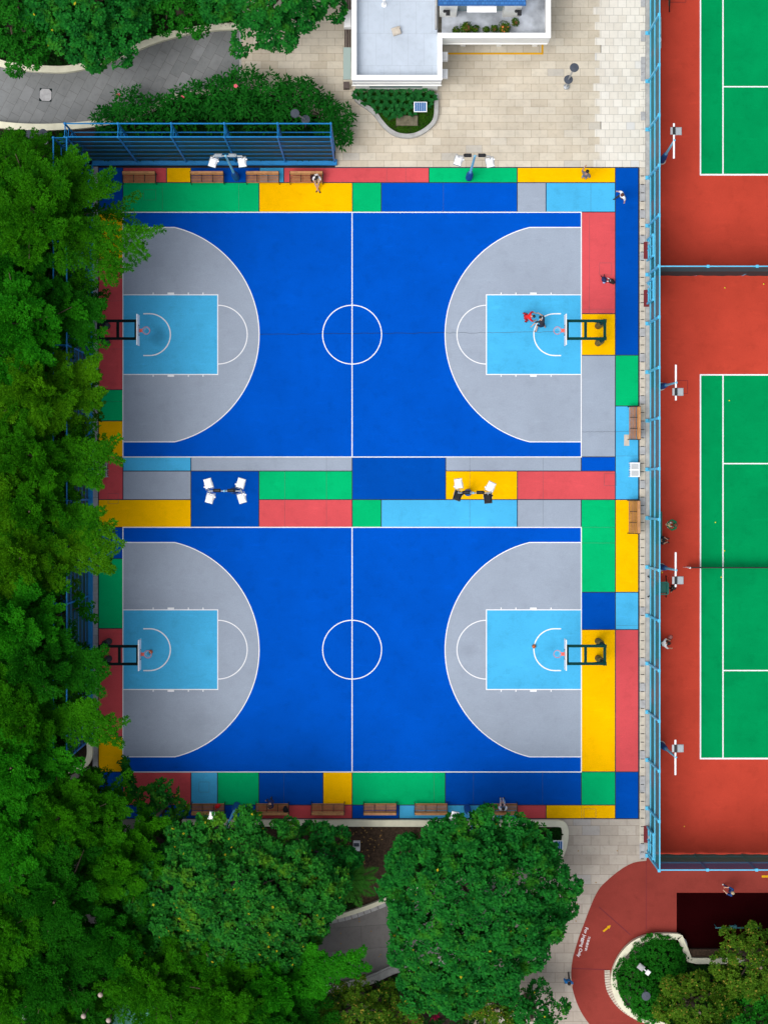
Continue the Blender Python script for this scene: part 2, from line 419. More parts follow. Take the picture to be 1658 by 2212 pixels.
# cream plaza with a white granite side
sheet('plaza_paving', [(505, -60), (1296, -60), (1296, 361.6), (724, 361.6), (724, 300), (700, 262), (640, 228), (560, 208), (522, 197), (505, 160)], 0.0, M['pave'])
wp = [(1384, -60), (1384, 361.6)]; y = 361.6; k = 0; left = []
while y > -60:                      # toothed edge, course by course
    x = 1289 + (5 if k % 2 else -5) * (1 if (k * 7) % 5 else 1.7)
    left += [(x, y), (x, y - 16.51)]; y -= 16.51; k += 1
sheet('side_paving', wp + left, 0.004, M['pavew'])
# slate path at upper left, cream walls on both its sides
upw = smooth_line(GL([(-70, 108), (0, 138), (40, 147), (95, 152), (150, 152), (215, 138), (270, 118), (330, 92), (400, 72), (470, 62), (520, 60)]))
loww = smooth_line(GL([(-70, 262), (0, 272), (60, 277), (120, 277), (180, 273), (235, 266), (285, 258), (330, 238), (370, 216), (420, 206), (520, 196)]))
mb = MB(); mb.poly(upw + loww[::-1], 0.004); tag(mb.build('path', M['slate']), kind='structure')
mb = MB(); mb.box(G(519.5, 130, 0.006), (0.12, 4.2, 0.012)); tag(mb.build('path_edge_strip', M['conc']), kind='structure')
for nm, ln, lab in (('garden_wall', upw, 'cream curved garden wall under the trees on the upper side of the grey slate path'),
                    ('garden_wall', loww, 'cream curved wall on the lower side of the slate path, ending at the ball fence')):
    mb = MB(); mb.band(ln, 0.34, -0.02, 0.42); mb.band(ln, 0.40, 0.42, 0.47)
    o = mb.build(nm, M['cream'], loc=(ln[20][0], ln[20][1], 0)); tag(o, lab, 'wall')
# paving in the lower right, path in the lower middle, path under the trees
sheet('lower_paving', [(1060, 1769.5), (1395, 1769.5), (1395, 2300), (1010, 2300), (1010, 2080), (1080, 1960)], 0.0, M['pave2'])
pth = smooth_line(GL([(480, 2005), (560, 2000), (640, 1997), (700, 1991), (745, 1981), (800, 1963), (860, 1938), (940, 1915), (1070, 1900)]))
ptl = smooth_line(GL([(1070, 2040), (960, 2075), (890, 2088), (850, 2096), (800, 2118), (740, 2133), (690, 2139), (600, 2136), (480, 2120)]))
mb = MB(); mb.poly(pth + ptl, 0.0); tag(mb.build('garden_path', M['slab']), kind='structure')
mb = MB(); mb.band(ptl, 0.42, 0.0, 0.10); mb.band(ptl, 0.10, 0.0, 0.16, side=-3.0)
tag(mb.build('path_kerb', M['conc']), kind='structure')
sheet('shaded_path', [(-60, 1690), (90, 1700), (215, 1650), (300, 1700), (330, 1850), (280, 1990), (120, 2000), (60, 1900), (-60, 1880)], -0.01, M['slab'])

# the multi-coloured playing ground ---------------------------------
CX = 0.0
base = MB(); x0, y0 = G2(212.5, 1769.3); x1, y1 = G2(1378.3, 360.8); base.rect(x0, y0, x1, y1, 0.004)
court = base.build('court_surface', M['seam']); tag(court, kind='structure')
PAN = '''213 362 266 460 dblue|266 362 360 394.5 red|360 362 412.7 394.5 yellow|412.7 362 560.3 394.5 dblue|560.3 362 613 394.5 sky
613 362 926 394.5 red|926 362 1116.3 394.5 green|1116.3 362 1328 394.5 yellow|1328 362 1378 767.3 dblue
266 394.5 559.6 458 green|559.6 394.5 761 458 yellow|761 394.5 823.1 458 green|823.1 394.5 1116.3 458 blue|1116.3 394.5 1178.5 458 grey|1178.5 394.5 1328 458 sky
1255 458 1328 677.7 red|1255 677.7 1328 767.3 yellow|1255 767.3 1328 987 grey|1254.5 987 1328 1017.5 blue
1328 767.3 1378 877 green|1328 877 1378 1079.3 sky|1328 1079.3 1378 1279.3 yellow|1328 1279.3 1378 1360 sky|1328 1360 1378 1667.3 red|1328 1667.3 1378 1768.3 dblue
1254.5 1079.3 1328 1279.3 green|1254.5 1279.3 1328 1360 dblue|1254.5 1360 1328 1667.3 yellow|1254.5 1667.3 1328 1738.9 green
213 460 266 560 yellow|213 560 266 842 red|213 842 266 909.2 green|213 909.2 266 987 yellow|213 987 266 1079.2 red|213 1079.2 412.7 1139 yellow
213 1139 266 1206.5 dblue|213 1206.5 266 1357.5 green|213 1357.5 266 1591 red|213 1591 266 1667.5 yellow|213 1667.5 266 1768.3 dblue
266 987.5 412.7 1017.5 sky|412.7 987.5 760.5 1017.5 grey|760.5 987.5 962 1079.2 dblue|962 987.5 1254.5 1017.5 grey
266 1017.5 412.7 1079.2 grey|412.7 1017.5 559.3 1139 dblue|559.3 1017.5 760.5 1079.2 green|962 1017.5 1116.6 1079.2 yellow|1116.6 1017.5 1328 1079.2 red
559.3 1079.2 760.5 1139 red|760.5 1079.2 823 1139 green|823 1079.2 1116.6 1139 sky|1116.6 1079.2 1254.5 1139 grey
266 1668 412.7 1738.9 red|412.7 1668 470 1738.9 sky|470 1668 559.3 1738.9 green|559.3 1668 697.6 1738.9 dblue|697.6 1668 760.5 1738.9 yellow|760.5 1668 961.2 1738.9 green|961.2 1668 1254.5 1738.9 dblue
266 1738.9 559.3 1768.3 dblue|559.3 1738.9 760.5 1768.3 red|760.5 1738.9 861.4 1768.3 dblue|861.4 1738.9 1116 1768.3 sky|1116 1738.9 1178.5 1768.3 red|1178.5 1738.9 1328 1768.3 yellow'''
NAMES = dict(dblue='blue_panel', blue='blue_panel', red='red_panel', yellow='yellow_panel', sky='light_blue_panel', green='green_panel', grey='grey_panel')
GAP = 0.028
for ln in PAN.split('\n'):
    for it in ln.split('|'):
        a, b, c, d, k = it.split(); a, b, c, d = map(float, (a, b, c, d))
        X0, Y1 = G2(a, b); X1, Y0 = G2(c, d)
        mb = MB(); mb.rect(X0 + GAP, Y0 + GAP, X1 - GAP, Y1 - GAP, 0.008)
        mb.build(NAMES[k], M[k], court)
LW = 0.060
def arc(cx, cy, r, a0, a1, n=48):
    return [(cx + r * math.cos(a0 + (a1 - a0) * i / n), cy + r * math.sin(a0 + (a1 - a0) * i / n)) for i in range(n + 1)]
for yt, yb in ((458.6, 987.2), (1139.1, 1667.5)):
    X0, YT = G2(266, yt); X1, YB = G2(1254.5, yb); YC = (YT + YB) / 2; XC = (X0 + X1) / 2
    mb = MB(); mb.rect(X0, YB, X1, YT, 0.008); mb.build('blue_field', M['blue'], court)
    ar = MB(); ky = MB(); ln = MB(); Z = 0.020
    for s, xb in ((1, X0), (-1, X1)):
        hc = xb + s * 1.575; yo = YT - YC - 0.93; a = math.asin(yo / 6.75)
        cv = [(xb, YC + yo)] + [(hc + s * 6.75 * math.cos(t), YC + 6.75 * math.sin(t)) for t in np.linspace(a, -a, 61)] + [(xb, YC - yo)]
        ar.poly(cv if s < 0 else cv[::-1], 0.012)
        ky.rect(min(xb, xb + s * 5.8), YC - 2.44, max(xb, xb + s * 5.8), YC + 2.44, 0.016)
        ln.band(cv, LW, Z)
        kx = xb + s * 5.8
        ln.band([(xb, YC + 2.44), (kx, YC + 2.44)], LW, Z); ln.band([(xb, YC - 2.44), (kx, YC - 2.44)], LW, Z)
        ln.band([(kx, YC + 2.44 + LW / 2), (kx, YC - 2.44 - LW / 2)], LW, Z + 0.001)
        ln.band([(kx + s * 1.8 * math.cos(t), YC + 1.8 * math.sin(t)) for t in np.linspace(R(90), R(-90), 33)], LW, Z)
        ln.band([(xb + s * 1.24, YC + 1.28)] + [(xb + s * (1.62 + 1.28 * math.cos(t)), YC + 1.28 * math.sin(t)) for t in np.linspace(R(90), R(-90), 33)] + [(xb + s * 1.24, YC - 1.28)], LW * 1.2, Z)
        for e in (1, -1):
            for u, w in ((1.85, 0.06), (2.93, 0.40), (4.0, 0.06), (4.9, 0.06)):
                yy = YC + e * (2.44 + LW / 2)
                ln.rect(xb + s * u - w / 2, min(yy, yy + e * 0.11), xb + s * u + w / 2, max(yy, yy + e * 0.11), Z)
    ln.band([(X0 - LW / 2, YT), (X1 + LW / 2, YT)], LW, Z); ln.band([(X0 - LW / 2, YB), (X1 + LW / 2, YB)], LW, Z)
    ln.band([(X0, YT), (X0, YB)], LW, Z + 0.001); ln.band([(X1, YT), (X1, YB)], LW, Z + 0.001); ln.band([(XC, YT), (XC, YB)], LW, Z + 0.001)
    ln.band(arc(XC, YC, 1.8, 0, 2 * math.pi, 72), LW, Z + 0.002)
    ar.build('grey_three_point_area', M['grey'], court); ky.build('light_blue_key', M['sky'], court); ln.build('white_lines', M['white'], court)
# hairline joints and sealed cracks in the asphalt
rnd = random.Random(3)
cr = MB()
def crack(px0, py0, px1, py1, w=0.014, jit=0.02, n=30, z=0.0185):
    a, b = Vector(G2(px0, py0)), Vector(G2(px1, py1)); nn = Vector((-(b - a).y, (b - a).x)).normalized()
    cr.band([tuple(a.lerp(b, i / n) + nn * rnd.uniform(-jit, jit)) for i in range(n + 1)], w, z)
CR2 = MB(); cr, _keep = CR2, cr
crack(560, 722, 961, 719, 0.035, 0.03); cr = _keep; CR2.build('sealed_crack', M['crack'], court)
crack(962, 719.5, 1215, 717, 0.02, 0.03)
crack(1255, 933, 1345, 932); crack(1345, 932, 1378, 932)
for q in ((876, 362, 876, 394), (705, 987, 705, 1139), (351, 397, 351, 458), (615, 1018, 615, 1139), (1014, 988, 1014, 1139), (1172, 988, 1172, 1138), (835, 363, 835, 394),
          (1272, 460, 1272, 676), (1255, 668, 1328, 668), (1255, 1173, 1328, 1173), (1328, 985, 1378, 985), (1329, 1351, 1376, 1351), (1255, 1139, 1328, 1139), (937, 1669, 937, 1738),
          (1171, 1669, 1171, 1738), (613, 1669, 613, 1738), (516, 395, 516, 458), (957, 396, 957, 458), (1275, 396, 1275, 458), (1255, 1667, 1255, 1768), (1022, 1669, 1022, 1738),
          (214, 754, 265, 754), (214, 867, 265, 867), (214, 1348, 265, 1348), (214, 650, 265, 650)):
    crack(*q, w=0.010, jit=0.004, n=8)
for px, py, w, h in ((1307, 581, 26, 26), (245, 1097 - 20, 22, 22), (1317, 1036, 26, 26), (324, 478 - 57, 26, 22), (700, 418, 0, 0), (441, 1700, 22, 22), (1273, 1757, 26, 20)):
    if w:
        for e in ((px - w / 2, py - h / 2, px + w / 2, py - h / 2), (px - w / 2, py + h / 2, px + w / 2, py + h / 2), (px - w / 2, py - h / 2, px - w / 2, py + h / 2), (px + w / 2, py - h / 2, px + w / 2, py + h / 2)):
            crack(*e, w=0.012, jit=0.003, n=4)
cr.build('joint_lines', plain('dirty_joint', (0.07, 0.09, 0.10), 0.9, var=0.5, scale=2), court)
st = MB(); X0, Y1 = G2(1347, 939); X1, Y0 = G2(1358, 962)
X0, Y0 = G2(1346.8, 963); X1, Y1 = G2(1358, 939); st.rect(X0, Y0, X1, Y1, 0.012); st.build('bare_patch', M['kerbs'], court)

# block strips either side of the court
def blocks(name, px0, px1, py0, py1, step, mats, seed, slot=True):
    r = random.Random(seed); mb = MB(); y = py0
    while y < py1:
        h = step * (1 if slot else r.choice((0.8, 1, 1, 1.25)))
        y2 = min(y + h, py1)
        a, b = G2(px0, y2); c, d = G2(px1, y)
        mb.box(((a + c) / 2, (b + d) / 2, 0.0), (c - a - 0.012, d - b - 0.014, 0.06), mat=0 if r.random() < .78 else 1)
        if slot: mb.box(((a + c) / 2, b, 0.0), ((c - a) * 0.55, 0.05, 0.064), mat=len(mats) - 1)
        y = y2
    o = mb.build(name, mats); return tag(o, kind='structure')
blocks('drain_kerb', 1380, 1392.8, 362, 1855, 18.25, [M['kerbs'], M['kerbg'], M['black']], 5)
blocks('plaza_kerb', 1382.5, 1392.8, -60, 362, 18.5, [M['pavew'], M['kerbg']], 6, slot=False)
blocks('pavement_strip', 200.5, 212, 360, 1668, 17, [M['kerbg'], M['conc']], 7, slot=False)
sheet('concrete_strip', [(1393.2, -60), (1404, -60), (1404, 1856), (1393.2, 1856)], 0.002, M['conc'])

# tennis courts
tb = MB(); a = G2(1404.2, 1850); b = G2(1990, -120); tb.rect(a[0], a[1], b[0], b[1], 0.006)
tennis = tag(tb.build('tennis_ground', M['tred']), kind='structure')
for t, bt, sv in ((-451, 377.5, (-259, 187.4)), (809.8, 1638.5, (1001.5, 1448.4))):
    lx = 1511.6; rx = lx + 10.97 * S
    mb = MB(); A = G2(lx, bt); B = G2(rx, t); mb.rect(A[0], A[1], B[0], B[1], 0.010); mb.build('green_court', M['tgreen'], tennis)
    ln = MB(); W = 0.085; Z = 0.014
    ln.band(GL([(lx, t - 1.5), (lx, bt + 1.5)]), W, Z); ln.band(GL([(rx, t - 1.5), (rx, bt + 1.5)]), W, Z)
    ln.band(GL([(lx, t), (rx, t)]), W, Z + 0.001); ln.band(GL([(lx, bt), (rx, bt)]), W * 1.2, Z + 0.001)
    ln.band(GL([(lx + 48.6, t), (lx + 48.6, bt)]), W * 0.9, Z); ln.band(GL([(rx - 48.6, t), (rx - 48.6, bt)]), W * 0.9, Z)
    for s in sv: ln.band(GL([(lx + 48.6, s), (rx - 48.6, s)]), W * 0.9, Z + 0.001)
    ln.band(GL([((lx + rx) / 2, sv[0]), ((lx + rx) / 2, sv[1])]), W * 0.9, Z)
    ln.build('white_court_lines', M['white'], tennis)
jt = MB()
for px, py, w, h in ((1463, -15, 34, 40), (1472, 836, 24, 28)):
    for e in ((px - w / 2, py + h / 2, px + w / 2, py + h / 2), (px - w / 2, py - h / 2, px + w / 2, py - h / 2), (px + w / 2, py - h / 2, px + w / 2, py + h / 2), (px - w / 2, py - h / 2, px - w / 2, py + h / 2)):
        jt.band(GL([e[:2], e[2:]]), 0.03, 0.0105)
jt.build('ground_hatch_joint', M['redmat'], tennis)

# jogging track -------------------------------------------------------
rr = lambda L: [(1105.05 + x * 0.3335, 1658.9 + y * 0.3335) for x, y in L]
outer = smooth_line(GL(rr([(865, 602), (800, 610), (740, 635), (680, 675), (620, 725), (570, 775), (530, 845), (495, 930), (465, 1010), (435, 1090), (410, 1170), (392, 1240), (383, 1320), (387, 1400), (402, 1470), (432, 1550), (475, 1625), (560, 1730), (660, 1830)])), 5)
wallc = smooth_line(GL(rr([(1078, 1082), (1000, 1079), (920, 1083), (840, 1100), (780, 1130), (727, 1180), (690, 1235), (662, 1300), (653, 1360), (662, 1425), (684, 1485), (720, 1535), (775, 1580), (850, 1618), (960, 1650), (1100, 1700)])), 5)
tr = [G2(1394.5, 1859.5), G2(1398, 1846), G2(1990, 1846), G2(1990, 1930), G2(1461, 1930), G2(1461, 2015)] + wallc + [G2(1400, 2330)]
tr2 = tr + outer[::-1]
mb = MB(); mb.poly(tr2, 0.008); track = tag(mb.build('jogging_track', M['track']), kind='structure')
mb = MB()
for e in (rr([(562, 900), (765, 1080)]), rr([(385, 1298), (605, 1306)]), rr([(868, 605), (868, 1045)])):
    mb.band(GL(e), 0.035 if e[0][0] > 1390 else 0.06, 0.012)
mb.build('expansion_joint', M['redmat'], track)
mb = MB(); t0, t1 = Vector(G2(1301.9, 2012)), Vector(G2(1318.3, 1998.6)); d = (t1 - t0).normalized(); n_ = Vector((-d.y, d.x))
e = t1 - d * 0.22
mb.poly([tuple(v) for v in (t0 - n_ * .055, e - n_ * .055, e - n_ * .115, t1, e + n_ * .115, e + n_ * .055, t0 + n_ * .055)], 0.013)
mb.band(GL([(1643.7, 1893.3), (1760, 1893.3)]), 0.13, 0.013)
mb.build('yellow_arrow', M['yline'], track)
sheet('exercise_ground', [(1460.2, 1928.4), (1990, 1928.4), (1990, 2049), (1460.2, 2049)], 0.012, M['maroon'])
def writing(body, px, py, ang, size, name, align='LEFT', fat=0.0):
    cu = bpy.data.curves.new(name, 'FONT'); cu.body = body; cu.size = size; cu.align_x = align; cu.offset = fat
    cu.fill_mode = 'FRONT'; cu.resolution_u = 3
    tmp = bpy.data.objects.new(name, cu); COL.objects.link(tmp)
    dg = bpy.context.evaluated_depsgraph_get(); me = bpy.data.meshes.new_from_object(tmp.evaluated_get(dg))
    bpy.data.objects.remove(tmp)
    w = max((v.co.x for v in me.vertices), default=1)
    return me, w
a0, a1 = Vector(G2(1262.2, 2003)), Vector(G2(1244.0, 2067.5))
for body, p0, p1, nm in (('For Jogging Only', Vector(G2(1263.5, 2002.5)), Vector(G2(1245.5, 2066.5)), 'english_lettering'),
                         ('只准緩步跑', Vector(G2(1270.0, 2022)), Vector(G2(1261.3, 2053)), 'chinese_lettering')):
    me, w = writing(body, 0, 0, 0, 1.0, nm, fat=0.006)
    L = (p1 - p0).length; sc = L / w; an = math.atan2((p1 - p0).y, (p1 - p0).x)
    rot = Matrix.Rotation(an, 4, 'Z')
    sy = sc * (0.98 if nm[0] == 'e' else .92)
    me.transform(Matrix.Translation((p0.x, p0.y, 0.013)) @ rot @ Matrix.Diagonal((sc, sy, 1, 1)))
    me.materials.clear(); me.materials.append(M['white']); me.name = nm
    o = bpy.data.objects.new(nm, me); COL.objects.link(o); o.parent = track
kb = MB()
kpts = smooth_line(GL(rr([(616, 1308), (618, 1370), (630, 1435), (662, 1495), (708, 1548), (765, 1590), (840, 1630)])), 4)
for i in range(0, len(kpts) - 1):
    p, q = Vector(kpts[i]), Vector(kpts[i + 1]); dd = q - p
    kb.box(((p.x + q.x) / 2, (p.y + q.y) / 2, 0.03), (dd.length - 0.03, 0.34, 0.07), rz=math.atan2(dd.y, dd.x))
tag(kb.build('kerb_stones', M['kerbs']), kind='structure')

# planter walls -------------------------------------------------------
mb = MB(); wl2 = wallc[:-6]
edge = GL([(1476, 2046), (1485, 2069), (1500, 2071.5), (1990, 2071.5)])
line = list(reversed(edge)) + wallc[0:]
mb.band(line, 0.30, -0.02, 0.45); mb.band(line, 0.36, 0.45, 0.50)
tag(mb.build('planter_wall', M['cream'], loc=(wallc[20][0], wallc[20][1], 0)), 'cream planter wall curving round the inside of the brick red jogging track', 'wall')
mb = MB(); c0 = G(1482, 2056); mb.box(((c0.x + 25) / 2 + 0 * c0.x + 0.0, c0.y, 0.16), (25 - c0.x, 0.46, 0.36))
o = mb.build('retaining_ledge', M['litter'], loc=(c0.x + 2, c0.y, 0)); tag(o, 'low brown stone ledge along the lower edge of the dark maroon ground', 'ledge')
bl = GL([(395, 1775.5), (560, 1775.5), (900, 1776), (1219, 1776.5)]); brr = smooth_line(GL([(1204, 1776.4), (1214, 1779.5), (1218, 1789), (1218.5, 1804), (1215, 1825), (1207, 1846), (1190, 1870)]), 5)
mb = MB(); mb.band(bl[:-1] + brr, 0.36, -0.02, 0.42); mb.band(bl[:-1] + brr, 0.40, 0.42, 0.46)
tag(mb.build('planter_wall', M['cream'], loc=(bl[2][0], bl[2][1], 0)), 'long straight cream planter wall behind the bottom row of benches', 'wall')
mb = MB(); pw = GL([(480, 1997), (560, 1995), (640, 1991), (700, 1984), (745, 1973), (800, 1955), (860, 1930), (940, 1907), (1070, 1892)])
mb.band(smooth_line(pw, 5), 0.26, -0.02, 0.42)
tag(mb.build('planter_wall', M['cream'], loc=(pw[4][0], pw[4][1], 0)), 'cream planter wall above the grey path between the two big round trees', 'wall')
mb = MB()
kp = smooth_line(GL([(690, 1995), (745, 1984), (800, 1966), (860, 1941)]), 8)
for i in range(0, len(kp) - 2, 2):
    p, q = Vector(kp[i]), Vector(kp[i + 2]); dd = q - p
    mb.box(((p.x + q.x) / 2, (p.y + q.y) / 2, 0.03), (dd.length - 0.05, 0.26, 0.08), rz=math.atan2(dd.y, dd.x))
tag(mb.build('edging_stones', M['kerbg']), kind='structure')
mb = MB(); lw = smooth_line(GL([(196, 1602), (196, 1628), (190, 1645), (176, 1656), (150, 1662)]), 5)
mb.band(lw, 0.34, -0.02, 0.45); tag(mb.build('garden_wall', M['cream'], loc=(lw[0][0], lw[0][1], 0)), 'short cream wall hooking round the lower end of the left ball fence', 'wall')
sheet('planting_bed', [(540, 1780), (1212, 1780), (1205, 1840), (1060, 1895), (930, 1905), (850, 1930), (745, 1972), (690, 1983), (480, 1994), (420, 1900), (395, 1782)], 0.05, M['litter'])
# dark topsoil strip with fallen leaves

# ================================================================== BUILDING
def mk(fn, name, mats, parent, loc=None):
    mb = MB(); fn(mb); return mb.build(name, mats, parent, loc=loc)
bc = G(860, 100); bld = thing('pavilion', 'white flat roofed pavilion with a wide grey roof and L shaped terrace', 'building', bc)
HC = 3.9
def P(px, py, h=HC): v = G(px, py, h); return (v.x, v.y)
capo = [P(760.2, -70), P(953.4, -70)]
X = lambda px: P(px, 0)[0]; Y = lambda py: P(0, py)[1]
xa, xb, xc, xd = X(760.2), X(943.5), X(953.4), X(1187.7)
ys, yw, yn = Y(172), Y(81), Y(-90)
ct = 0.27
# walls under the roof band, set back
def f(mb):
    mb.box(((xa + xc) / 2, (ys + yn) / 2, 1.18), (xc - xa - 0.30, ys * -1 + yn - 0.30, 2.36))
    mb.box(((xc + xd) / 2 + 0.2, (yw + 3.3 + yn) / 2, 1.18), (xd - xc - 0.5, yn - yw - 3.3, 2.36))
    for px in (1005, 1085, 1165):
        q = P(px, 62); mb.box((q[0], q[1], 1.18), (0.3, 0.3, 2.36))
mk(f, 'wall', M['wwall'], bld, bc)
# fascia band round the L and its white cap
def f(mb):
    z0, z1 = 2.36, 3.86; t = ct - 0.02
    def seg(x0, y0, x1, y1): mb.box(((x0 + x1) / 2, (y0 + y1) / 2, (z0 + z1) / 2), (abs(x1 - x0), abs(y1 - y0), z1 - z0))
    seg(xa, ys, xa + t, yn); seg(xa + t, ys, xc, ys + t)
    seg(xc - t, ys + t, xc, yw + t); seg(xc, yw, xd - t, yw + t); seg(xd - t, yw, xd, yn)
    # drip mouldings
    mb.box(((xa + xc) / 2, ys - 0.03, z0 + 0.05), (xc - xa + 0.1, 0.06, 0.1)); mb.box(((xc + xd) / 2, yw - 0.03, z0 + 0.05), (xd - xc - 0.1, 0.06, 0.1))
    mb.box(((xa + xc) / 2, ys - 0.015, z0 + 0.75), (xc - xa, 0.03, 0.04))
mk(f, 'parapet', M['wwall'], bld, bc)
def f(mb):
    z = 3.90; t = ct
    pts = [(xa - .03, yn), (xa - .03, ys - .03), (xc + .03, ys - .03), (xc + .03, yw - .03), (xd + .03, yw - .03), (xd + .03, yn), (xd - t, yn), (xd - t, yw + t), (xc - t + 0.02, yw + t), (xc - t + .02, ys + t), (xa + t, ys + t), (xa + t, yn)]
    mb.prism(pts, 3.86, 3.93)
mk(f, 'parapet_cap', M['wmetal'], bld, bc)
mk(lambda mb: mb.box(((xa + xc) / 2, (ys + yn) / 2, 3.2), (xc - xa - 0.5, yn - ys - 0.5, 0.2)), 'main_roof', M['roof'], bld, bc)
mk(lambda mb: mb.box(((xc + xd) / 2 - 0.1, (yw + yn) / 2, 2.9), (xd - xc - 0.26, yn - yw - 0.5, 0.2)), 'terrace_floor', M['roofd'], bld, bc)
def f(mb):   # inner wall between roof and terrace
    mb.box((X(941.5), (yw + yn) / 2 + 0.3, 3.3), (0.10, yn - yw - 0.6, 0.62))
mk(f, 'roof_upstand', M['conc'], bld, bc)
def f(mb):
    q = P(855.6, 65.7, 3.6); mb.cbox((q[0], q[1], 3.42), (0.50, 0.46, 0.24), 0.04, rz=R(18)); mb.box((q[0] + .08, q[1] + .16, 3.56), (0.34, 0.05, 0.06), rz=R(18))
mk(f, 'roof_hatch', M['kerbs'], bld, bc)
def f(mb):
    q = P(829, 6, 3.8); mb.tube((q[0], q[1], 3.3), (q[0], q[1], 4.4), 0.05, n=10); mb.tube((q[0], q[1], 3.3), (q[0], q[1], 3.36), 0.16, n=12); mb.sphere((q[0], q[1], 4.42), 0.09)
mk(f, 'roof_vent', M['wmetal'], bld, bc)
def f(mb):
    q0, q1 = P(797, 183, 2.2), P(912, 183, 2.2); yy = ys + 0.11
    mb.box(((q0[0] + q1[0]) / 2, yy, 1.75), (q1[0] - q0[0], 0.06, 0.9))
mk(f, 'window', M['window'], bld, bc)
# upper storey
uy = Y(10) * 1.0; u0, u1 = G(950, 10, 6.3), G(1131, 10, 6.3)
def f(mb):
    yv = u0.y + 0.12
    mb.box(((u0.x + u1.x) / 2, yv + 2.6, 4.6), (u1.x - u0.x - 0.1, 4.4, 3.2))
    for a, b in ((u0.x + .05, u0.x + 1.05), (u1.x - 1.05, u1.x - .05)):
        mb.box(((a + b) / 2, yv + 0.2, 4.6), (b - a, 0.44, 3.2))
    mb.box(((u0.x + u1.x) / 2, yv + 0.3, 5.85), (u1.x - u0.x - 2.0, 0.36, 0.7))
upp = mk(f, 'upper_wall', M['wwall'], bld, bc)
mk(lambda mb: mb.box(((u0.x + u1.x) / 2, u0.y + 0.49, 4.2), (u1.x - u0.x - 2.1, 0.08, 2.3)), 'upper_window', M['window'], bld, bc)
def f(mb):
    x0, x1, y0 = u0.x - 0.12, u1.x + 0.12, u0.y - 0.05
    mb.add([(x0, y0, 6.3), (x1, y0, 6.3), (x1 - .8, y0 + 4.2, 8.3), (x0 + .8, y0 + 4.2, 8.3), (x0, y0, 6.2), (x1, y0, 6.2), (x0, y0 + 5, 6.2), (x1, y0 + 5, 6.2), (x0, y0 + 5, 6.3), (x1, y0 + 5, 6.3)],
           [(0, 1, 2, 3), (4, 5, 1, 0), (0, 3, 8), (1, 9, 2), (4, 0, 8, 6), (1, 5, 7, 9), (3, 2, 9, 8), (6, 7, 5, 4)])
mk(f, 'tiled_roof', M['tile'], bld, bc)
def f(mb):
    a, b = G(1008, 14, 5.6), G(1072, 14, 5.6); mb.box(((a.x + b.x) / 2, a.y + 0.05, 5.55), (b.x - a.x, 0.75, 0.07), tilt=('X', R(8)))
mk(f, 'awning', M['wmetal'], bld, bc)
for px in (967, 1121):
    def f(mb):
        q = G(px, 19, 5.0); mb.cbox((q.x, u0.y - .14, 5.0), (0.24, 0.3, 0.26), 0.03); mb.sphere((q.x - .2, u0.y - .1, 5.2), 0.10)
    mk(f, 'wall_lamp', M['black'], bld, bc)
# wall units outside
def ac(px, py, w, d, h, z, lab):
    q = G(px, py, z); mb = MB(); mb.cbox((0, 0, h / 2), (w, d, h), 0.03)
    for i in range(7): mb.box((0, -d * 0.38 + i * d * 0.127, h + 0.012), (w * 0.74, 0.03, 0.024))
    o = mb.build('air_conditioner', M['wmetal']); o.location = (q.x, q.y, z); tag(o, lab, 'air conditioner'); return o
a = ac(959.5, 125, 0.36, 0.52, 0.5, 2.0, 'white wall air conditioner on the right side of the pavilion, upper of the two'); a['group'] = 'small units on the pavilion wall'
a = ac(959.5, 162, 0.36, 0.52, 0.5, 2.0, 'white wall air conditioner on the right side of the pavilion, nearer its corner'); a['group'] = 'small units on the pavilion wall'
ac(751, 45, 0.44, 1.05, 0.6, 1.6, 'big slatted outdoor air conditioner on the left side of the pavilion')
mb = MB(); q = G(749.5, 137, 2.2); mb.box((q.x, q.y, 2.2), (0.46, 1.92, 0.05))
for e in (-.93, 0, .93): mb.box((q.x, q.y + e, 2.12), (0.46, 0.04, 0.1))
mb.build('glass_canopy', M['canopy'], bld, loc=bc)
def f(mb):
    for px, w in ((745, .05), (750, .07), (755, .05)):
        q = G(px, 0, 1); mb.tube((q.x, Y(-40), 0.5 + w), (q.x, Y(100), 0.5 + w), w, n=8)
    q = G(748, 185, .3); mb.box((q.x, q.y, 0.25), (0.35, 0.4, 0.5))
mk(f, 'drain_pipes', plain('dark_pipe', (0.09, 0.065, 0.06), 0.6), bld, bc)
mb = MB(); z = 0.009
mb.band(GL([(955, 115.8), (1172.5, 115.8)]), 0.115, z); mb.band(GL([(1170.8, 96), (1170.8, 114.5)]), 0.115, z)
tag(mb.build('yellow_ground_line', M['yline']), kind='structure')

# planter by the pavilion
zz = lambda L: [(725.75 + x * 0.29182, y * 0.29182) for x, y in L]
kerb = smooth_line(GL(zz([(128, 690), (155, 745), (228, 798), (288, 848), (338, 915), (390, 968), (455, 1003), (535, 1013), (612, 995), (682, 950), (722, 905), (737, 850), (739, 770), (739, 700)])), 6)
pl = MB(); pl.band(kerb, 0.25, -0.02, 0.36)
o = pl.build('planter_kerb', M['conc'], loc=(kerb[40][0], kerb[40][1], 0)); tag(o, 'grey stone kerb curving round the leafy bed below the pavilion', 'kerb')
mb = MB(); mb.poly(kerb + [(kerb[-1][0], ys - 0.0), (kerb[0][0], ys - 0.0)], 0.22); tag(mb.build('planter_soil', M['soil']), kind='structure')
q = G(878.5, 261, .3)
mb = MB(); mb.cbox((0, 0, .13), (1.32, 0.62, 0.26), 0.04); mb.box((0, .22, .275), (1.2, .06, .03)); mb.sphere((0.05, 0.0, .27), .05)
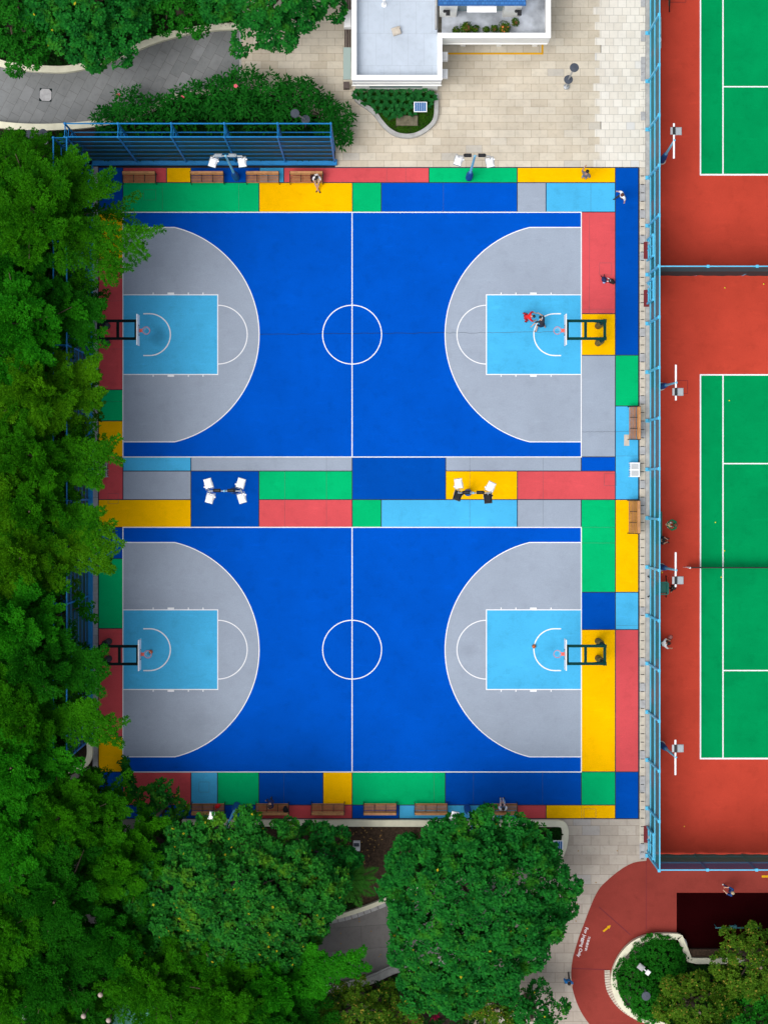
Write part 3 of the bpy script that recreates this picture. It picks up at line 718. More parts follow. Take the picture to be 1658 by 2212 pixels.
o = mb.build('stone_slab', plain('mossy_stone', (0.13, 0.115, 0.075), 0.9, var=.4, scale=3)); o.location = (q.x, q.y, .22); tag(o, 'mossy rectangular stone slab lying in the leafy bed below the pavilion', 'slab')
def solar(px, py, w, d, h, label, n):
    q = G(px, py, h); t = thing('solar_light', label, 'solar panel', (q.x, q.y, 0))
    mb = MB(); mb.tube((0, 0, 0), (0, 0, h - .05), .035, n=8); mb.cbox((0, 0, .08), (.3, .3, .16), .02); mb.build('post', M['gmetal'], t)
    mb = MB(); mb.cbox((0, 0, h), (w, d, .05), .01); mb.build('panel_frame', M['wmetal'], t)
    mb = MB()
    for i in range(n): mb.box((-w / 2 + .05 + (w - .1) * (i + .5) / n, 0, h + .03), ((w - .1) / n - .02, d - .09, .012))
    mb.build('solar_cells', M['pvglass'], t)
solar(907.5, 231, .80, .62, 1.0, 'small tilted blue solar panel with white frame above the leafy bed by the pavilion', 5)
solar(1204.5, 1825.5, .60, .56, 1.0, 'small blue solar panel with white frame at the right edge of the large bottom tree', 4)

# ================================================================== FENCES
def ball_fence(name, label, a, b, back, nb, close=True):
    """tall ball-stop fence: front net plane from a to b, lattice frames on the 'back' side"""
    a, b, back = Vector(a), Vector(b), Vector(back); HT = 8.4
    t = thing(name, label, 'fence', (a.x, a.y, 0)); O = (a.x, a.y, 0)
    V = lambda p, z: Vector((p.x, p.y, z))
    for i in range(nb + 1):
        p = a.lerp(b, i / nb); q = p + back
        mb = MB(); mb.tube(V(p, 0), V(p, HT), .06, .05, n=8); mb.tube(V(q, 0.0), V(q, HT), .055, n=8)
        z = 0.6; k = 0
        while z < HT - .2:
            z2 = min(z + 1.3, HT)
            mb.tube(V(p if k % 2 else q, z), V(q if k % 2 else p, z2), .026, n=6); mb.tube(V(p, z2), V(q, z2), .022, n=6); z = z2; k += 1
        mb.sphere(V(p, HT + .02), .085, 8, 6); mb.sphere(V(q, HT + .02), .085, 8, 6)
        mb.build('lattice_post', M['bfence'], t, loc=O)
    mb = MB()
    for z in (HT, 6.95, 5.62, 4.28, 2.95, 1.62): mb.tube(V(a, z), V(b, z), .042 if z == HT else .02, n=6)
    mb.build('front_rail', M['bfence'], t, loc=O)
    mb = MB()
    for z in (HT, 5.75, 2.6): mb.tube(V(a + back, z), V(b + back, z), .042 if z == HT else .035, n=6)
    mb.build('rear_rail', M['bfence'], t, loc=O)
    mb = MB(); e = back.normalized() * .05; mb.add([V(a + e, .3), V(b + e, .3), V(b + e, HT), V(a + e, HT)], [(0, 1, 2, 3)]); mb.build('net', M['net'], t, loc=O)
    mb = MB(); d = (b - a); c = a.lerp(b, .5) - back.normalized() * .02; w = d.length + .3
    mb.cbox((c.x, c.y, .15), (w if abs(d.x) > abs(d.y) else .36, .36 if abs(d.x) > abs(d.y) else w, .30), .02); mb.build('base_sill', M['sill'], t, loc=O)
    return t
A, B = G2(190.6, 351), G2(722.4, 351)
ball_fence('ball_fence', 'tall bright blue lattice ball fence with dark green net above the top left benches', A, B, (0, .76), 5)
A2, B2 = G2(194.5, 352.5), G2(194.5, 1598)
ball_fence('ball_fence', 'tall blue lattice ball fence running down the left side, mostly hidden under the feathery trees', A2, B2, (-.76, 0), 12)

# light-blue tennis fence along the right
FH = 4.55
def post(mb, x, y, h, foot=True):
    mb.box((x, y, h / 2), (.10, .13, h))
    mb.box((x - .05, y, .06), (.28, .22, .12))
    mb.cbox((x, y, h + .02), (.17, .19, .06), .015)
FX = G2(1399.0, 0)[0]
tf = thing('wire_fence', 'long sky blue wire mesh fence between the colourful courts and the tennis courts', 'fence', (FX, G2(0, 900)[1], 0)); O = tuple(tf.location)
ydisp = [-77, 31.7, 140, 248.5, 356.9, 464.6, 574.6, 684.7, 793.7, 903.1, 1012.5, 1121.9, 1232, 1341, 1448.7, 1557.8, 1665.6, 1774, 1880.5]
ygr = [G(0, q, FH).y for q in ydisp]
for yv in ygr:
    mb = MB(); post(mb, FX, yv, FH); mb.build('post', M['cyan'], tf, loc=O)
mb = MB()
for z, r in ((FH, .045), (2.57, .04), (.75, .035)): mb.box((FX + .03, (ygr[0] + ygr[-1]) / 2, z), (.075, ygr[0] - ygr[-1] + .1, .075))
mb.build('rail', M['cyan'], tf, loc=O)
def mesh_panel(y0, y1, z0, z1, mat, name, dx=.06):
    mb = MB(); mb.add([(FX + dx, y0, z0), (FX + dx, y1, z0), (FX + dx, y1, z1), (FX + dx, y0, z1)], [(0, 1, 2, 3)]); mb.build(name, M[mat], tf, loc=O)
for a, b in zip(ygr[:-1], ygr[1:]): mesh_panel(a - .06, b + .06, .1, FH - .05, 'mesh', 'wire_panel')
rnd = random.Random(9)
yv = ygr[0]
while yv > ygr[-1]:                  # uneven lengths of windscreen tied to the inside
    L = rnd.uniform(2.2, 6.5); y2 = max(yv - L, ygr[-1])
    if rnd.random() < .72: mesh_panel(yv, y2, .25, rnd.choice((1.5, 1.9, 2.3)), 'tealcloth', 'windscreen', .12)
    yv = y2 - rnd.uniform(.2, 1.2)
def gate(py0, py1, label):
    t = thing('fence_gate', label, 'gate', (FX - .06, G2(0, (py0 + py1) / 2)[1], 0), group='gates in the sky blue fence')
    w = (py1 - py0) / S; h = 2.5
    mb = MB()
    for e in (-1, 1): mb.box((0, e * w / 2, h / 2), (.10, .10, h)); mb.cbox((0, e * w / 2, h + .03), (.14, .14, .06), .02)
    for z in (.5, 1.3, h): mb.box((0, 0, z), (.08, w - .10, .06))
    mb.box((0, 0, h / 2), (.05, .05, h - .1))
    mb.build('gate_frame', M['cyan'], t)
    mb = MB(); mb.add([(.04, -w / 2, .1), (.04, w / 2, .1), (.04, w / 2, h), (.04, -w / 2, h)], [(0, 1, 2, 3)]); mb.build('gate_mesh', M['mesh'], t)
    mb = MB(); mb.box((-.06, .3, 1.05), (.06, .16, .22)); mb.build('lock_box', M['gmetal'], t)
gate(519, 563, 'upper sky blue gate of the fence, just above the dividing tennis fence')
gate(612, 656, 'middle sky blue gate of the fence, just below the dividing tennis fence')
gate(1786, 1838, 'lower sky blue gate of the fence beside the beige paving')
for py, lab in ((541, 'dark red ramp mat outside the upper fence gate'), (644.5, 'dark red ramp mat outside the middle fence gate'), (1802, 'dark red ramp mat outside the lower fence gate')):
    q = G(1394.6, py); mb = MB(); mb.add([(-.16, -.52, .01), (.16, -.52, .07), (.16, .52, .07), (-.16, .52, .01), (-.16, -.52, 0), (.16, -.52, 0), (.16, .52, 0), (-.16, .52, 0)], [(0, 1, 2, 3), (4, 5, 1, 0), (5, 6, 2, 1), (6, 7, 3, 2), (7, 4, 0, 3)])
    o = mb.build('ramp_mat', M['redmat']); o.location = (q.x, q.y, .02); tag(o, lab, 'mat', 'ramp mats at the gates')
def cross_fence(py, label, up):
    y = G(0, py, FH).y; x0, x1 = FX + .1, G2(1990, 0)[0]
    t = thing('wire_fence', label, 'fence', (x0, y, 0)); OO = (x0, y, 0)
    px = 1528 if up else 1527; k = 0
    while px < 1990:
        x = G(px, 0, FH).x; mb = MB(); mb.box((x, y, FH / 2), (.12, .10, FH)); mb.cbox((x, y, FH + .02), (.17, .17, .06), .015)
        mb.tube((x, y, FH * .55), (x - .0, y + (.0), FH * .55), .02); mb.build('post', M['cyan'], t, loc=OO); px += 106
    mb = MB()
    for z in (FH, 2.4, .5): mb.box(((x0 + x1) / 2, y, z), (x1 - x0, .07, .07))
    mb.build('rail', M['cyan'], t, loc=OO)
    dy = -.06 if up else .06
    mb = MB(); n = 60
    vs = []
    for i in range(n + 1):
        x = x0 + (x1 - x0) * i / n; wv = .05 * math.sin(i * 1.9) + .04 * math.sin(i * .7)
        vs += [(x, y + dy + wv * .3, .12 + .05 * math.sin(i * 1.3)), (x, y + dy, 2.4)]
    mb.add(vs, [(2 * i, 2 * i + 2, 2 * i + 3, 2 * i + 1) for i in range(n)]); mb.build('windscreen', M['wind' if up else 'windg'], t, loc=OO)
    mb = MB(); mb.add([(x0, y + dy, 2.4), (x1, y + dy, 2.4), (x1, y + dy, FH), (x0, y + dy, FH)], [(0, 1, 2, 3)]); mb.build('wire_panel', M['windb'] if not up else M['windt'], t, loc=OO)
cross_fence(575.3, 'sky blue fence with dark green windscreen dividing the two tennis courts', True)
cross_fence(1879.2, 'sky blue fence with dark green windscreen along the lower end of the tennis court', False)

# ================================================================== COURT FURNITURE
def make_hoop(mat, padmat):
    t = thing('basketball_stand', '', 'basketball hoop', (0, 0, 0), group='basketball stands at the court ends')
    for e in (-.525, .525):
        mb = MB(); mb.tube((0, e, 0), (0, e, 3.62), .105, n=12); mb.build('post', M[mat], t)
        mb = MB(); mb.lathe((0, e, 0), [(.20, 0), (.205, .05), (.205, 1.75), (.17, 1.80)], 16); mb.build('post_pad', M[padmat], t, smooth=False)
    mb = MB()
    for e in (-.525, .525):
        mb.box((1.14, e, 3.60), (2.30, .16, .16)); mb.tube((0.06, e, 2.5), (1.0, e, 3.54), .045, n=8)
    for x in (0, 1.14, 2.22): mb.box((x, 0, 3.60), (.16, .89, .158))
    for e in (-.525, .525): mb.cbox((0, e, 3.70), (.20, .20, .10), .03)
    mb.box((2.24, 0, 3.05), (.06, 1.1, .08)); mb.box((2.24, 0, 3.3), (.05, .08, .6))
    mb.build('frame', M[mat], t)
    mb = MB(); mb.cbox((2.31, 0, 3.43), (.06, 1.83, 1.07), .012)
    for z in (3.0, 3.45): mb.box((2.345, 0, z), (.006, .6, .05), mat=1)
    for e in (-.29, .29): mb.box((2.345, e, 3.22), (.006, .05, .42), mat=1)
    mb.build('backboard', [M['wmetal'], M['black']], t)
    mb = MB(); mb.box((2.43, 0, 3.05), (.19, .20, .03)); mb.box((2.36, 0, 3.0), (.03, .22, .2)); mb.build('rim_bracket', M['orange'], t)
    mb = MB(); n = 24; c = (2.75, 0)
    mb.path([(c[0] + .225 * math.cos(i * 2 * math.pi / n), .225 * math.sin(i * 2 * math.pi / n), 3.05) for i in range(n + 1)], .014, 6)
    rim = mb.build('rim', M['orange'], t)
    mb = MB()
    for i in range(12):
        a = i * math.pi / 6; b = a + math.pi / 12
        mb.path([(c[0] + .22 * math.cos(a), .22 * math.sin(a), 3.04), (c[0] + .17 * math.cos(b), .17 * math.sin(b), 2.85), (c[0] + .13 * math.cos(a), .13 * math.sin(a), 2.62)], .005, 4)
        mb.path([(c[0] + .22 * math.cos(a), .22 * math.sin(a), 3.04), (c[0] + .17 * math.cos(a - math.pi / 12), .17 * math.sin(a - math.pi / 12), 2.85), (c[0] + .13 * math.cos(a), .13 * math.sin(a), 2.62)], .005, 4)
    mb.build('net', M['wmetal'], t)
    return t
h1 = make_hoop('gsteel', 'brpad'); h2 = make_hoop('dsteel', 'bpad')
place(h1, True, G(1290.3, 722.9), R(180), 'dark green basketball stand on yellow at the right end of the upper court')
place(h1, False, G(1290.3, 1403.2), R(180), 'dark green basketball stand on yellow at the right end of the lower court')
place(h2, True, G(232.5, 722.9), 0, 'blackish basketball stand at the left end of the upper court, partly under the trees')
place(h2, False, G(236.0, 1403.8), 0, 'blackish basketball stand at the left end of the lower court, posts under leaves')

def make_bench():
    t = thing('park_bench', '', 'bench', (0, 0, 0))
    mb = MB()
    for i in range(5): mb.cbox((0, -.265 + i * .088, .44), (1.98, .066, .035), .008)
    mb.build('seat', M['wood'], t)
    mb = MB()
    for i in range(3): mb.cbox((0, .170 + i * .026, .56 + i * .115), (1.98, .028, .10), .006, tilt=('X', R(-13)))
    mb.cbox((0, .275, .875), (1.98, .145, .035), .008, tilt=('X', R(6)))
    mb.build('backrest', M['wood2'], t)
    for k, x in enumerate((-1.0, -.34, .34, 1.0)):
        mb = MB()
        if k in (0, 3):
            mb.path([(x, -.33, .0), (x, -.30, .42), (x, -.28, .62), (x, .05, .66), (x, .22, .72)], .026, 6); mb.path([(x, .30, .0), (x, .16, .42), (x, .32, .92)], .026, 6); mb.box((x, -.0, .40), (.04, .6, .03))
        else:
            mb.path([(x, -.25, .44), (x, -.23, .62), (x, .14, .64), (x, .20, .60)], .020, 6); mb.box((x, 0, .41), (.03, .5, .025))
        mb.build('armrest', M['black'], t)
    return t
bp = make_bench()
BG1, BG2, BG3 = 'benches along the upper edge', 'benches along the lower edge', 'benches on the right edge'
bs = [(303.5, 387, 0, BG1, 'slatted brown bench at the upper left, in front of the red panel beside the trees'),
      (449.5, 387, 0, BG1, 'slatted brown bench at the upper edge, just left of the left twin floodlight'),
      (568.5, 387, 0, BG1, 'slatted brown bench between the left twin floodlight and the seated person'),
      (662.5, 387, 0, BG1, 'slatted brown bench with a person in white sitting on its right end'),
      (1366.5, 914.5, -90, BG3, 'slatted brown bench on the light blue strip at the right edge'),
      (1365.5, 1116.5, -90, BG3, 'slatted brown bench on the yellow strip at the right edge'),
      (451.2, 1743.5, 180, BG2, 'slatted brown bench at the lower edge with a red bag on its seat'),
      (589, 1743.5, 180, BG2, 'slatted brown bench at the lower edge with a black backpack and a foot on it'),
      (708.7, 1743.5, 180, BG2, 'empty slatted brown bench below the small yellow panel at the lower edge'),
      (820.5, 1743.5, 180, BG2, 'empty slatted brown bench below the left part of the big lower green panel'),
      (930, 1743.5, 180, BG2, 'empty slatted brown bench half covered by leaves at the lower edge'),
      (1080, 1743.5, 180, BG2, 'slatted brown bench with an adult and child seated on its middle')]
for i, (px, py, rz, gp, lb) in enumerate(bs): place(bp, i == 0, G(px, py, .0), R(rz), lb, gp)

def lamp_pole(mb_pole, mb_pad, h, padh=2.1):
    mb_pole.tube((0, 0, 0), (0, 0, h), .085, .06, n=12)
    mb_pad.lathe((0, 0, 0), [(.21, 0), (.215, .05), (.215, padh * .55), (.16, padh * .8), (.135, padh), (.10, padh + .03)], 18)
def head(t, c, rz, tilt, mat, back='gmetal'):
    """floodlight housing: ribbed white back, dark rim and glass below, side yoke"""
    mb = MB(); mb.cbox(c, (.44, .56, .10), .04, rz=rz, tilt=('X', tilt))
    rot = Matrix.Rotation(rz, 3, 'Z') @ Matrix.Rotation(tilt, 3, 'X'); c = Vector(c)
    mb.cbox(c + rot @ Vector((0, -.02, .07)), (.34, .38, .06), .03, rz=rz, tilt=('X', tilt))
    mb.sphere(c + rot @ Vector((.26, .14, .02)), .055, 8, 6)
    o = mb.build('lamp_head', M[mat], t)
    mb = MB(); mb.box(c + rot @ Vector((0, 0, -.06)), (.46, .58, .03), rz=rz, tilt=('X', tilt)); mb.build('lamp_glass', M['window'], o)
    mb = MB()
    p = [c + rot @ Vector((-.24, -.02, 0)), c + rot @ Vector((-.24, .34, -.02)), c + rot @ Vector((.24, .34, -.02)), c + rot @ Vector((.24, -.02, 0))]
    mb.path(p, .018, 6); mb.build('yoke', M[back], o)
PH = 7.7
def twin(label, base, heads, south=True, ballast='black'):
    """base in picture units, heads as (px, py, angle) seen at the top"""
    b = G(*base); t = thing('floodlight', label, 'floodlight', b, group='floodlights round the basketball courts')
    a, c = MB(), MB(); lamp_pole(a, c, PH); a.sphere((0, 0, PH + .02), .07, 8, 6); a.build('pole', M['pole'], t); c.build('base_pad', M['pad'], t)
    hs_ = [(G(px, py, PH - .1) - Vector((b.x, b.y, 0)), an, tl, mt) for px, py, an, tl, mt in heads]
    xs = [q[0].x for q in hs_]
    mb = MB(); mb.tube((min(xs), 0, PH - .05), (max(xs), 0, PH - .05), .035, n=8)
    for q, an, tl, mt in hs_: mb.tube((q.x, 0, PH - .05), (q.x, q.y * .45, q.z + .0), .028, n=6)
    mb.build('cross_arm', M['steel'], t)
    for e in (-.40, .38):
        mb = MB(); mb.cbox((e, 0.03, PH + .0), (.40, .20, .20), .06); mb.cbox((e + (.2 if e > 0 else -.2), .03, PH), (.10, .14, .14), .04); mb.build('ballast_box', M[ballast], t)
    for q, an, tl, mt in hs_: head(t, q, R(an), R(tl), mt)
    return t
twin('twin floodlight with two white heads on the dark blue panel at the upper edge', (510.3, 384.5), [(460.5, 350.5, -17, -14, 'wmetal'), (523.2, 350.5, 8, -14, 'wmetal')], ballast='gmetal')
twin('twin floodlight with black ballast boxes on the green panel at the upper edge', (1012.1, 384.6), [(989.6, 347, -17, -14, 'wmetal'), (1057.8, 350.8, 10, -14, 'wmetal')])
twin('twin floodlight mostly hidden by the left big tree at the lower edge', (511.5, 1739), [(460, 1764.5, 170, -14, 'wmetal'), (527.5, 1762.5, 190, -14, 'wmetal')])
twin('twin floodlight mostly hidden by the right big round tree at the lower edge', (1008, 1744), [(982, 1763.5, 170, -14, 'wmetal'), (1057.5, 1758, 190, -14, 'wmetal')])
twin('quadruple floodlight with four white heads on blue between the courts', (507.5, 1060), [(450.2, 1044.3, 195, -12, 'wmetal'), (520.3, 1043.6, 163, -12, 'wmetal'), (453.5, 1076.4, -15, -12, 'wmetal'), (522.5, 1076.4, 16, -12, 'wmetal')])
twin('quadruple floodlight with two white and two black heads on the yellow rectangle', (1009, 1064), [(989.9, 1044.5, 188, -12, 'wmetal'), (1059, 1051.6, 155, -12, 'wmetal'), (988, 1070.5, -18, -12, 'black'), (1053.2, 1076.6, 5, -12, 'black')])

def tennis_lamp(label, base, top, tube0, tube1, head_):
    h = 5.5; b = G(*base); p = G(*top, h) - Vector((b.x, b.y, 0))
    t = thing('tennis_floodlight', label, 'floodlight', b, group='tennis floodlights along the sky blue fence')
    mb = MB(); k = 1.9 / h; mb.path([(0, 0, 0), p * k * Vector((1, 1, 1)).x, p], [.085, .08, .055], 10); mb.sphere(p, .075, 8, 6); mb.build('pole', M['pole'], t)
    mb = MB(); mb.path([(0, 0, 0), p * (k * .5), p * (k * .95)], [.20, .18, .13], 14); mb.build('base_pad', M['pad'], t)
    mb = MB(); mb.path([(0, 0, .0), (0, 0, .05)], [.25, .25], 16); mb.build('base_plate', M['kerbs'], t)
    q0 = G(top[0] - 1.3, tube0, h - .12) - Vector((b.x, b.y, 0)); q1 = G(top[0] - 1.3, tube1, h - .12) - Vector((b.x, b.y, 0))
    mb = MB(); mb.tube(q0, q1, .058, n=10); mb.build('cross_arm', M['wmetal'], t)
    c = G(*head_, h - .15) - Vector((b.x, b.y, 0))
    mb = MB(); mb.cbox(c + Vector((.03, 0, -.04)), (.40, .46, .09), .03); mb.box(c + Vector((.03, 0, .02)), (.34, .40, .03)); o = mb.build('lamp_head', M['gmetal'], t)
    mb = MB(); mb.box((q0.x, c.y, q0.z + .0), (.13, .46, .16)); mb.build('ballast_box', M['black'], o)
    mb = MB(); mb.box((q0.x - .14, c.y, q0.z - .02), (.12, .42, .10)); mb.build('control_gear', M['steel'], o)
    mb = MB(); mb.path([(q0.x - .1, c.y - .2 * (1 if c.y > p.y else -1), q0.z), (q0.x - .2, (c.y + p.y) / 2, q0.z - .1), (p.x, p.y, p.z - .1)], .014, 5); mb.build('cable', M['black'], t)
tennis_lamp('grey tennis floodlight high beside the fence, opposite the white paving', (1428.4, 347), (1455.8, 302.8), 266.5, 342.4, (1463, 283))
tennis_lamp('grey tennis floodlight beside the fence, level with the upper basketball key', (1427, 834.8), (1460, 826.5), 788, 864.8, (1466.8, 846.4))
tennis_lamp('grey tennis floodlight beside the fence next to the tennis net', (1427, 1225), (1459.6, 1231.7), 1193, 1268, (1466.9, 1253.6))
tennis_lamp('grey tennis floodlight nearest the lower end of the tennis court', (1427, 1609), (1459, 1636), 1598, 1674, (1467.3, 1616.6))

def disc_lamp(label, base, discs):
    b = G(*base); t = thing('disc_lamp', label, 'lamp post', b, group='lamp posts with flat round dark shades')
    ps = [(G(px, py, h) - Vector((b.x, b.y, 0))) for px, py, h in discs]
    mb = MB(); mb.path([(0, 0, 0)] + [(q.x * .96, q.y * .96, q.z - .06) for q in ps], .05, 8); mb.lathe((0, 0, 0), [(.16, 0), (.17, .02), (.17, .22), (.12, .25)], 14); mb.build('post', M['steel'], t)
    for q in ps:
        mb = MB(); mb.lathe(q, [(.10, -.16), (.16, -.12), (.265, -.02), (.27, 0), (.25, .018), (.05, .03), (.01, .05)], 20); mb.build('lamp_shade', M['disc'], t)
disc_lamp('lamp post with two dark round discs standing alone on the pale plaza paving', (1221.8, 188.5), [(1226.8, 171.8, 2.2), (1239.5, 146, 4.8)])
disc_lamp('pair of dark round lamp discs rising out of the shrubs behind the blue ball fence', (660, 276), [(660, 258, 3.0), (637, 245, 4.2)])
disc_lamp('pair of dark round lamp discs below the slate path, left of the ball fence', (100, 308), [(93, 288, 2.6), (65, 290, 3.6)])
disc_lamp('single dark round lamp disc in the clipped hedge at lower right', (1391, 2130), [(1394.5, 2151.8, 3.0)])

def slat_box(px, py, label, m):
    q = G(px, py); t = thing('slatted_box', label, 'metal box', q)
    mb = MB(); w, d, h = .56, .82, .62
    for x in (-w / 2, w / 2):
        for yy in (-d / 2, 0, d / 2): mb.box((x, yy, h / 2), (.05, .05, h))
    for x in (-w / 2 + .025, w / 2 - .025): mb.box((x, 0, h), (.06, d + .05, .05))
    for yy in (-d / 2, 0, d / 2): mb.box((0, yy, h + .002), (w - .06, .06, .045))
    mb.build('box_frame', m, t)
    mb = MB()
    for s in (-1, 1):
        for i in range(6): mb.box((0, s * d / 4 + (-.15 + i * .06), h - .01), (w - .1, .028, .02))
    for s in (-1, 1):
        for i in range(8): mb.box((s * w / 2, -d / 2 + .05 + i * .102, h / 2), (.02, .03, h - .1))
    mb.build('slats', m, t)
    mb = MB(); mb.box((0, 0, h * .4), (w - .08, d - .08, h * .7)); mb.build('inner_bin', M['dsteel'] if m is not M['wmetal'] else M['gmetal'], t)
slat_box(1367.5, 1015, 'white slatted metal box on the light blue strip at the right edge', M['wmetal'])
slat_box(225, 1015.5, 'grey slatted metal box on the red panel at the left edge under the trees', M['steel'])

# manhole cover and utility cabinet
q = G(99, 205, 0); t = thing('manhole_cover', 'pale square manhole cover with dark corners set in the grey slate path', 'manhole cover', q, R(-3))
mb = MB(); mb.box((0, 0, .006), (.76, .80, .012)); mb.build('cover_frame', M['dsteel'], t)
mb = MB(); mb.prism([(-.36, -.20), (-.20, -.37), (.24, -.37), (.36, -.24), (.36, .2), (.2, .37), (-.24, .37), (-.36, .2)], .010, .028); mb.build('cover_plate', M['kerbg'], t)
q = G(770.3, 1824, 0); t = thing('utility_cabinet', 'small white utility cabinet in the dark soil between the two big bottom trees', 'cabinet', q)
mb = MB(); mb.cbox((0, 0, .45), (.42, .50, .9), .03); mb.build('body', M['wmetal'], t); mb = MB(); mb.cbox((0, .16, .96), (.34, .20, .14), .03); mb.build('cap', M['disc'], t)
# umpire chairs, benches and small things inside the tennis fence
def umpire_chair(px, py, label):
    q = G(px, py); t = thing('umpire_chair', label, 'umpire chair', q, group='umpire chairs at the tennis nets')
    for x, y, x2, y2 in ((-.55, -.62, -.28, -.30), (-.55, .62, -.28, .30), (.55, -.62, .30, -.30), (.55, .62, .30, .30)):
        mb = MB(); mb.tube((x, y, 0), (x2, y2, 1.85), .035, n=8); mb.sphere((x, y, .04), .05, 8, 6); mb.build('leg', M['black'], t)
    mb = MB(); mb.cbox((0, 0, 1.72), (.66, .62, .08), .02); mb.build('seat', M['gplas'], t)
    mb = MB(); mb.cbox((-.34, 0, 2.1), (.08, .62, .7), .02); mb.build('backrest', M['gplas'], t)
    mb = MB()
    for i in range(4): mb.box((.50 - i * .05, 0, .35 + i * .36), (.10, .72 - i * .07, .035))
    mb.build('steps', M['gplas'], t)
    for e in (-.36, .36):
        mb = MB(); mb.box((.02, e, 2.0), (.7, .07, .05)); mb.tube((.3, e, 1.75), (.3, e, 1.98), .02); mb.build('armrest', M['gplas'], t)
    mb = MB(); mb.cbox((.36, 0, 2.06), (.12, .66, .03), .01); mb.build('writing_board', M['gplas'], t)
umpire_chair(1418, 1267, 'dark green umpire chair beside the tennis net, a person in black in front')
umpire_chair(1425, 3, 'dark green umpire chair at the top edge of the picture inside the fence')
def tennis_bench(px, py, L, label, m):
    q = G(px, py); t = thing('court_bench', label, 'bench', q, group='long benches inside the tennis fence')
    mb = MB()
    for i in range(4): mb.box((-.15 + i * .10, 0, .44), (.08, L, .03))
    mb.build('seat', m, t)
    for e in (-L / 2 + .2, L / 2 - .2):
        mb = MB(); mb.box((0, e, .41), (.4, .05, .04)); mb.box((-.15, e, .2), (.04, .05, .42)); mb.box((.15, e, .2), (.04, .05, .42)); mb.build('leg', M['black'], t)
tennis_bench(1418, 74, 1.9, 'pale bench just inside the fence near the top edge', M['kerbg'])
tennis_bench(1420, 1140, 2.0, 'dark green bench inside the fence beside the person in the green top', M['gplas'])
tennis_bench(1417, 1392, 1.7, 'dark green bench inside the fence behind the person in white', M['gplas'])
def bag(name, px, py, h, label, cat, cols, rz=0, sc=1.0):
    q = G(px, py, h); t = thing(name, label, cat, (q.x, q.y, h), R(rz))
    mb = MB(); mb.sphere((0, 0, .15 * sc), (.16 * sc, .21 * sc, .16 * sc), 12, 8); mb.sphere((0, -.04 * sc, .21 * sc), (.13 * sc, .15 * sc, .13 * sc), 10, 7); mb.build('body', cols[0], t, smooth=True)
    mb = MB(); mb.sphere((-.05 * sc, -.15 * sc, .13 * sc), (.10 * sc, .09 * sc, .10 * sc), 10, 7); mb.build('pocket', cols[1], t, smooth=True)
    mb = MB()
    for e in (-.07, .07): mb.path([(e * sc, .16 * sc, .24 * sc), (e * 1.5 * sc, .30 * sc, .14 * sc), (e * 1.4 * sc, .22 * sc, .02)], .018, 5)
    mb.path([(-.05 * sc, .08 * sc, .30 * sc), (0, .10 * sc, .37 * sc), (.05 * sc, .08 * sc, .30 * sc)], .014, 5)
    mb.build('strap', cols[2], t)
NAVY, BLK, WHT = cloth('navy', (.012, .022, .09)), cloth('black', (.010, .010, .012)), cloth('white', (.78, .78, .80))
bag('backpack', 1303.2, 604.5, 0, 'navy and pale blue backpack lying on the coral red panel at right', 'backpack', (NAVY, cloth('pale_blue', (.32, .40, .66)), BLK), 20, 1.0)
bag('sports_bag', 1319, 608, 0, 'black sports bag lying on the coral red panel beside the navy backpack', 'bag', (BLK, cloth('charcoal', (.02, .02, .024)), WHT), 70, 1.0)
bag('backpack', 617, 1749, .46, 'black backpack lying on the right end of the bench at the lower edge', 'backpack', (BLK, cloth('jet', (.008, .008, .008)), BLK), 200, 1.05)
bag('backpack', 675.5, 384.5, .46, 'dark maroon backpack on the bench beside the seated person in white', 'backpack', (cloth('maroon', (.035, .008, .014)), BLK, BLK), 10, 1.0)
bag('duffel_bag', 1421, 87, .46, 'white bag on the pale bench inside the fence near the top edge', 'bag', (WHT, cloth('ash', (.4, .42, .42)), BLK), 0, 1.0)
RD = cloth('red', (.62, .012, .015))
bag('shoulder_bag', 470.3, 1740.5, .46, 'shiny red bag on the seat of the lower left bench', 'bag', (RD, RD, RD), 130, .85)
# balls
def balls(name, pts, r, m, grp, labels, cat):
    mb = MB(); mb.sphere((0, 0, r), r, 14, 10)
    if r > .08:
        n = 20
        for ax in range(3):
            mb.path([((r + .001) * math.cos(i * 2 * math.pi / n) * (ax != 0), (r + .001) * (math.sin(i * 2 * math.pi / n) if ax != 1 else 0) if ax else (r + .001) * math.cos(i * 2 * math.pi / n), r + (r + .001) * (math.sin(i * 2 * math.pi / n) if ax != 2 else 0)) for i in range(n + 1)], .004, 4, mat=1)
    pr = mb.build(name, [m, M['black']], smooth=True)
    for i, (px, py) in enumerate(pts):
        o = pr if i == 0 else pr.copy()
        if i: COL.objects.link(o)
        q = G(px, py); o.location = (q.x, q.y, .02); o.rotation_euler = (.4 * i, .3, i); tag(o, labels[i], cat, grp)
balls('basketball', [(325.2, 1407.7), (1150, 1396)], .122, M['ball'], 'basketballs', ['orange basketball below the rim in the left key of the lower court', 'orange basketball on the curved line in the right key of the lower court'], 'basketball')
balls('tennis_ball', [(1563.6, 621.7), (1647, 613.6), (1572.6, 866.1), (1543.6, 1129.9), (1564.6, 1190.6), (1557.6, 1246.6), (1429.5, 1236), (1476.9, 1784.6)], .042, M['tball'], 'tennis balls on the courts',
      ['yellow tennis ball on the terracotta just below the dividing fence, left one', 'yellow tennis ball on the terracotta just below the dividing fence, right one', 'yellow tennis ball on the green court near its upper baseline',
       'yellow tennis ball in the green side lane well above the net', 'yellow tennis ball on the green court just above the net', 'yellow tennis ball beside the white side line just below the net',
       'yellow tennis ball at the foot of the floodlight by the net', 'yellow tennis ball on the terracotta near the lower gate'], 'tennis ball')
